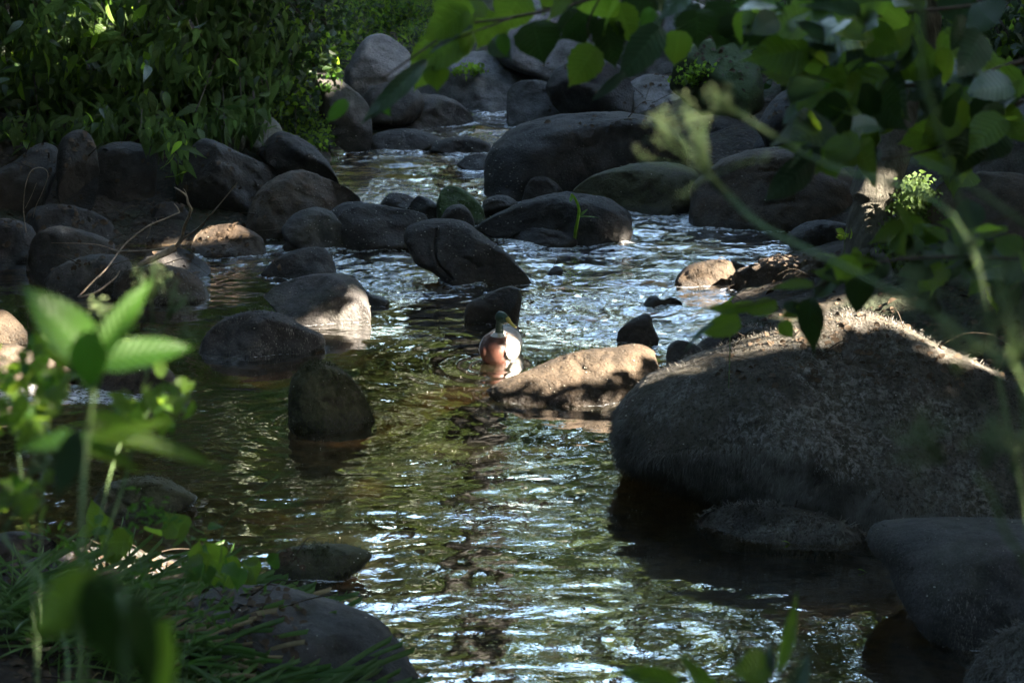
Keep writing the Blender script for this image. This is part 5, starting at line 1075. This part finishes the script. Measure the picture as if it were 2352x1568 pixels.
g = Geo(); dry = empty('dead_branch', tuple(at_y(410, 560, 16.0)), 'pale forked dead branch lying on the left rocks with its broken end in the sun', 'branch')
for pts, r0, r1 in (([(400, 571, 16.0), (416, 551, 15.98), (424, 520, 15.95), (438, 484, 15.9), (432, 466, 15.9), (428, 450, 15.9), (414, 438, 15.9), (400, 430, 15.9)], .012, .003),
                    ([(416, 551, 15.98), (454, 526, 15.9), (487, 490, 15.8), (545, 420, 15.7)], .008, .002), ([(400, 571, 16.0), (372, 572, 16.0), (320, 577, 16.0), (271, 576, 16.05), (217, 561, 16.1), (118, 558, 16.1)], .008, .002),
                    ([(179, 683, 15.3), (210, 650, 15.35), (244, 617, 15.5), (288, 560, 15.7), (339, 520, 15.8), (380, 502, 15.9), (412, 488, 15.95)], .006, .004), ([(412, 488, 15.95), (408, 478, 15.95), (400, 468, 15.95)], .005, .002),
                    ([(181, 682, 15.3), (220, 672, 15.3), (262, 640, 15.4), (275, 622, 15.45)], .008, .004), ([(352, 510, 15.85), (346, 520, 15.85), (340, 540, 15.9), (336, 548, 15.9)], .004, .002), ([(430, 454, 15.9), (426, 440, 15.9), (420, 432, 15.9)], .003, .001)):
    twig(g, pts, r0, r1, 7)
g.build('limb', M['twig'], dry); g = Geo(); g.tube(bez([at_y(318, 609, 15.9), at_y(345, 597, 15.92), at_y(372, 585, 15.95), at_y(401, 569, 16.0)], 5), .013, .022, 10, .15); g.build('broken_end', M['twig'], dry)
g = Geo(); tw = [([(60, 535, 16.6), (54, 480, 16.6), (58, 430, 16.6), (70, 395, 16.6), (88, 385, 16.6), (105, 390, 16.6), (110, 405, 16.6), (98, 440, 16.6), (82, 475, 16.6), (76, 500, 16.6)], .003, .002), ([(58, 478, 16.6), (72, 450, 16.6), (84, 420, 16.6)], .002, .001)]
for pts, r0, r1 in tw: twig(g, pts, r0, r1, 5)
tag(g.build('looped_stem', M['twig'], origin=at_y(60, 535, 16.6)), 'thin dry stem bent in a loop before the far left boulder', 'stem')
s = at_y(1320, 562, on_z(1320, 562).y); Ys = s.y; sp = empty('sprout', tuple(s), 'thin green sprout growing before the wide dark boulder', 'plant'); g = Geo()
twig(g, [(1319, 566, Ys), (1322, 530, Ys), (1329, 495, Ys), (1329, 475, Ys), (1320, 455, Ys), (1312, 446, Ys)], .011, .006, 7); g.build('stem', M['leaf_yellow'], sp)
g = Geo(); put_leaf(g, T_SPEAR, 1327, 500, 1373, 492, Ys, 5, (0, -.3, 1)); put_leaf(g, T_SPEAR, 1314, 447, 1309, 466, Ys, 7); put_leaf(g, T_SPEAR, 1320, 560, 1330, 480, Ys, 8); put_leaf(g, T_SPEAR, 1330, 497, 1350, 480, Ys, 6); g.build('leaf', M['leaf_grass'], sp)
for j, (px, py, ln, an, lab) in enumerate(((1795, 1243, 26, .2, 'green fallen leaf floating at the edge of the low flat mossy rock'), (1990, 1208, 20, .9, 'green fallen leaf floating between the flat mossy rock and the velvety boulder'), (1970, 1307, 22, 0, 'narrow green leaf floating against the velvety boulder'))):
    c = on_z(px, py, .012); g = Geo(); leaves(g, T_LANCE, [list(c)], [[math.cos(an), math.sin(an), .02]], [[0, -.1, 1]], [ln / ppm(c.y)])
    tag(g.build('floating_leaf', M['leaf_fore'], origin=c), lab, 'leaf', 'green leaves floating in the dark water')
EXPOSURE = 4.25
# ------------------------------------------------------------------ light, sky, camera
w = bpy.data.worlds.new('World'); scene.world = w; w.use_nodes = True; nt = w.node_tree; bg = nt.nodes['Background']
sky = nt.nodes.new('ShaderNodeTexSky'); sky.sky_type = 'NISHITA'; sky.sun_disc = False
sky.sun_elevation = SUN_EL; sky.sun_rotation = SUN_ROT; sky.air_density = 1.6; sky.dust_density = 2.2; sky.ozone_density = 2.6
nt.links.new(sky.outputs[0], bg.inputs[0]); bg.inputs[1].default_value = .15
ld = bpy.data.lights.new('sun', 'SUN'); ld.energy = 5.0; ld.angle = R(.5); ld.color = (1, .87, .70)
lo = bpy.data.objects.new('sun', ld); C.objects.link(lo); lo.rotation_euler = (-SUN).to_track_quat('-Z', 'Y').to_euler(); lo.location = SUN * 30
cd = bpy.data.cameras.new('camera'); co = bpy.data.objects.new('camera', cd); C.objects.link(co); scene.camera = co
co.location = CAM; co.rotation_euler = (math.pi / 2 - PITCH, 0, 0); cd.sensor_width = 36; cd.lens = 18 / math.tan(HFOV / 2); cd.clip_start = .05; cd.clip_end = 2000
cd.dof.use_dof = True; cd.dof.focus_distance = (at_y(1140, 800, 13.9) - CAM).length; cd.dof.aperture_fstop = 5.6
vs = scene.view_settings; vs.view_transform = 'Standard'; vs.look = 'None'; vs.gamma = 1; vs.exposure = EXPOSURE
cy = scene.cycles; cy.use_denoising = True; cy.max_bounces = 6; cy.diffuse_bounces = 1; cy.glossy_bounces = 3; cy.transmission_bounces = 4; cy.transparent_max_bounces = 8
cy.sample_clamp_indirect = 6; cy.caustics_reflective = False; cy.caustics_refractive = False
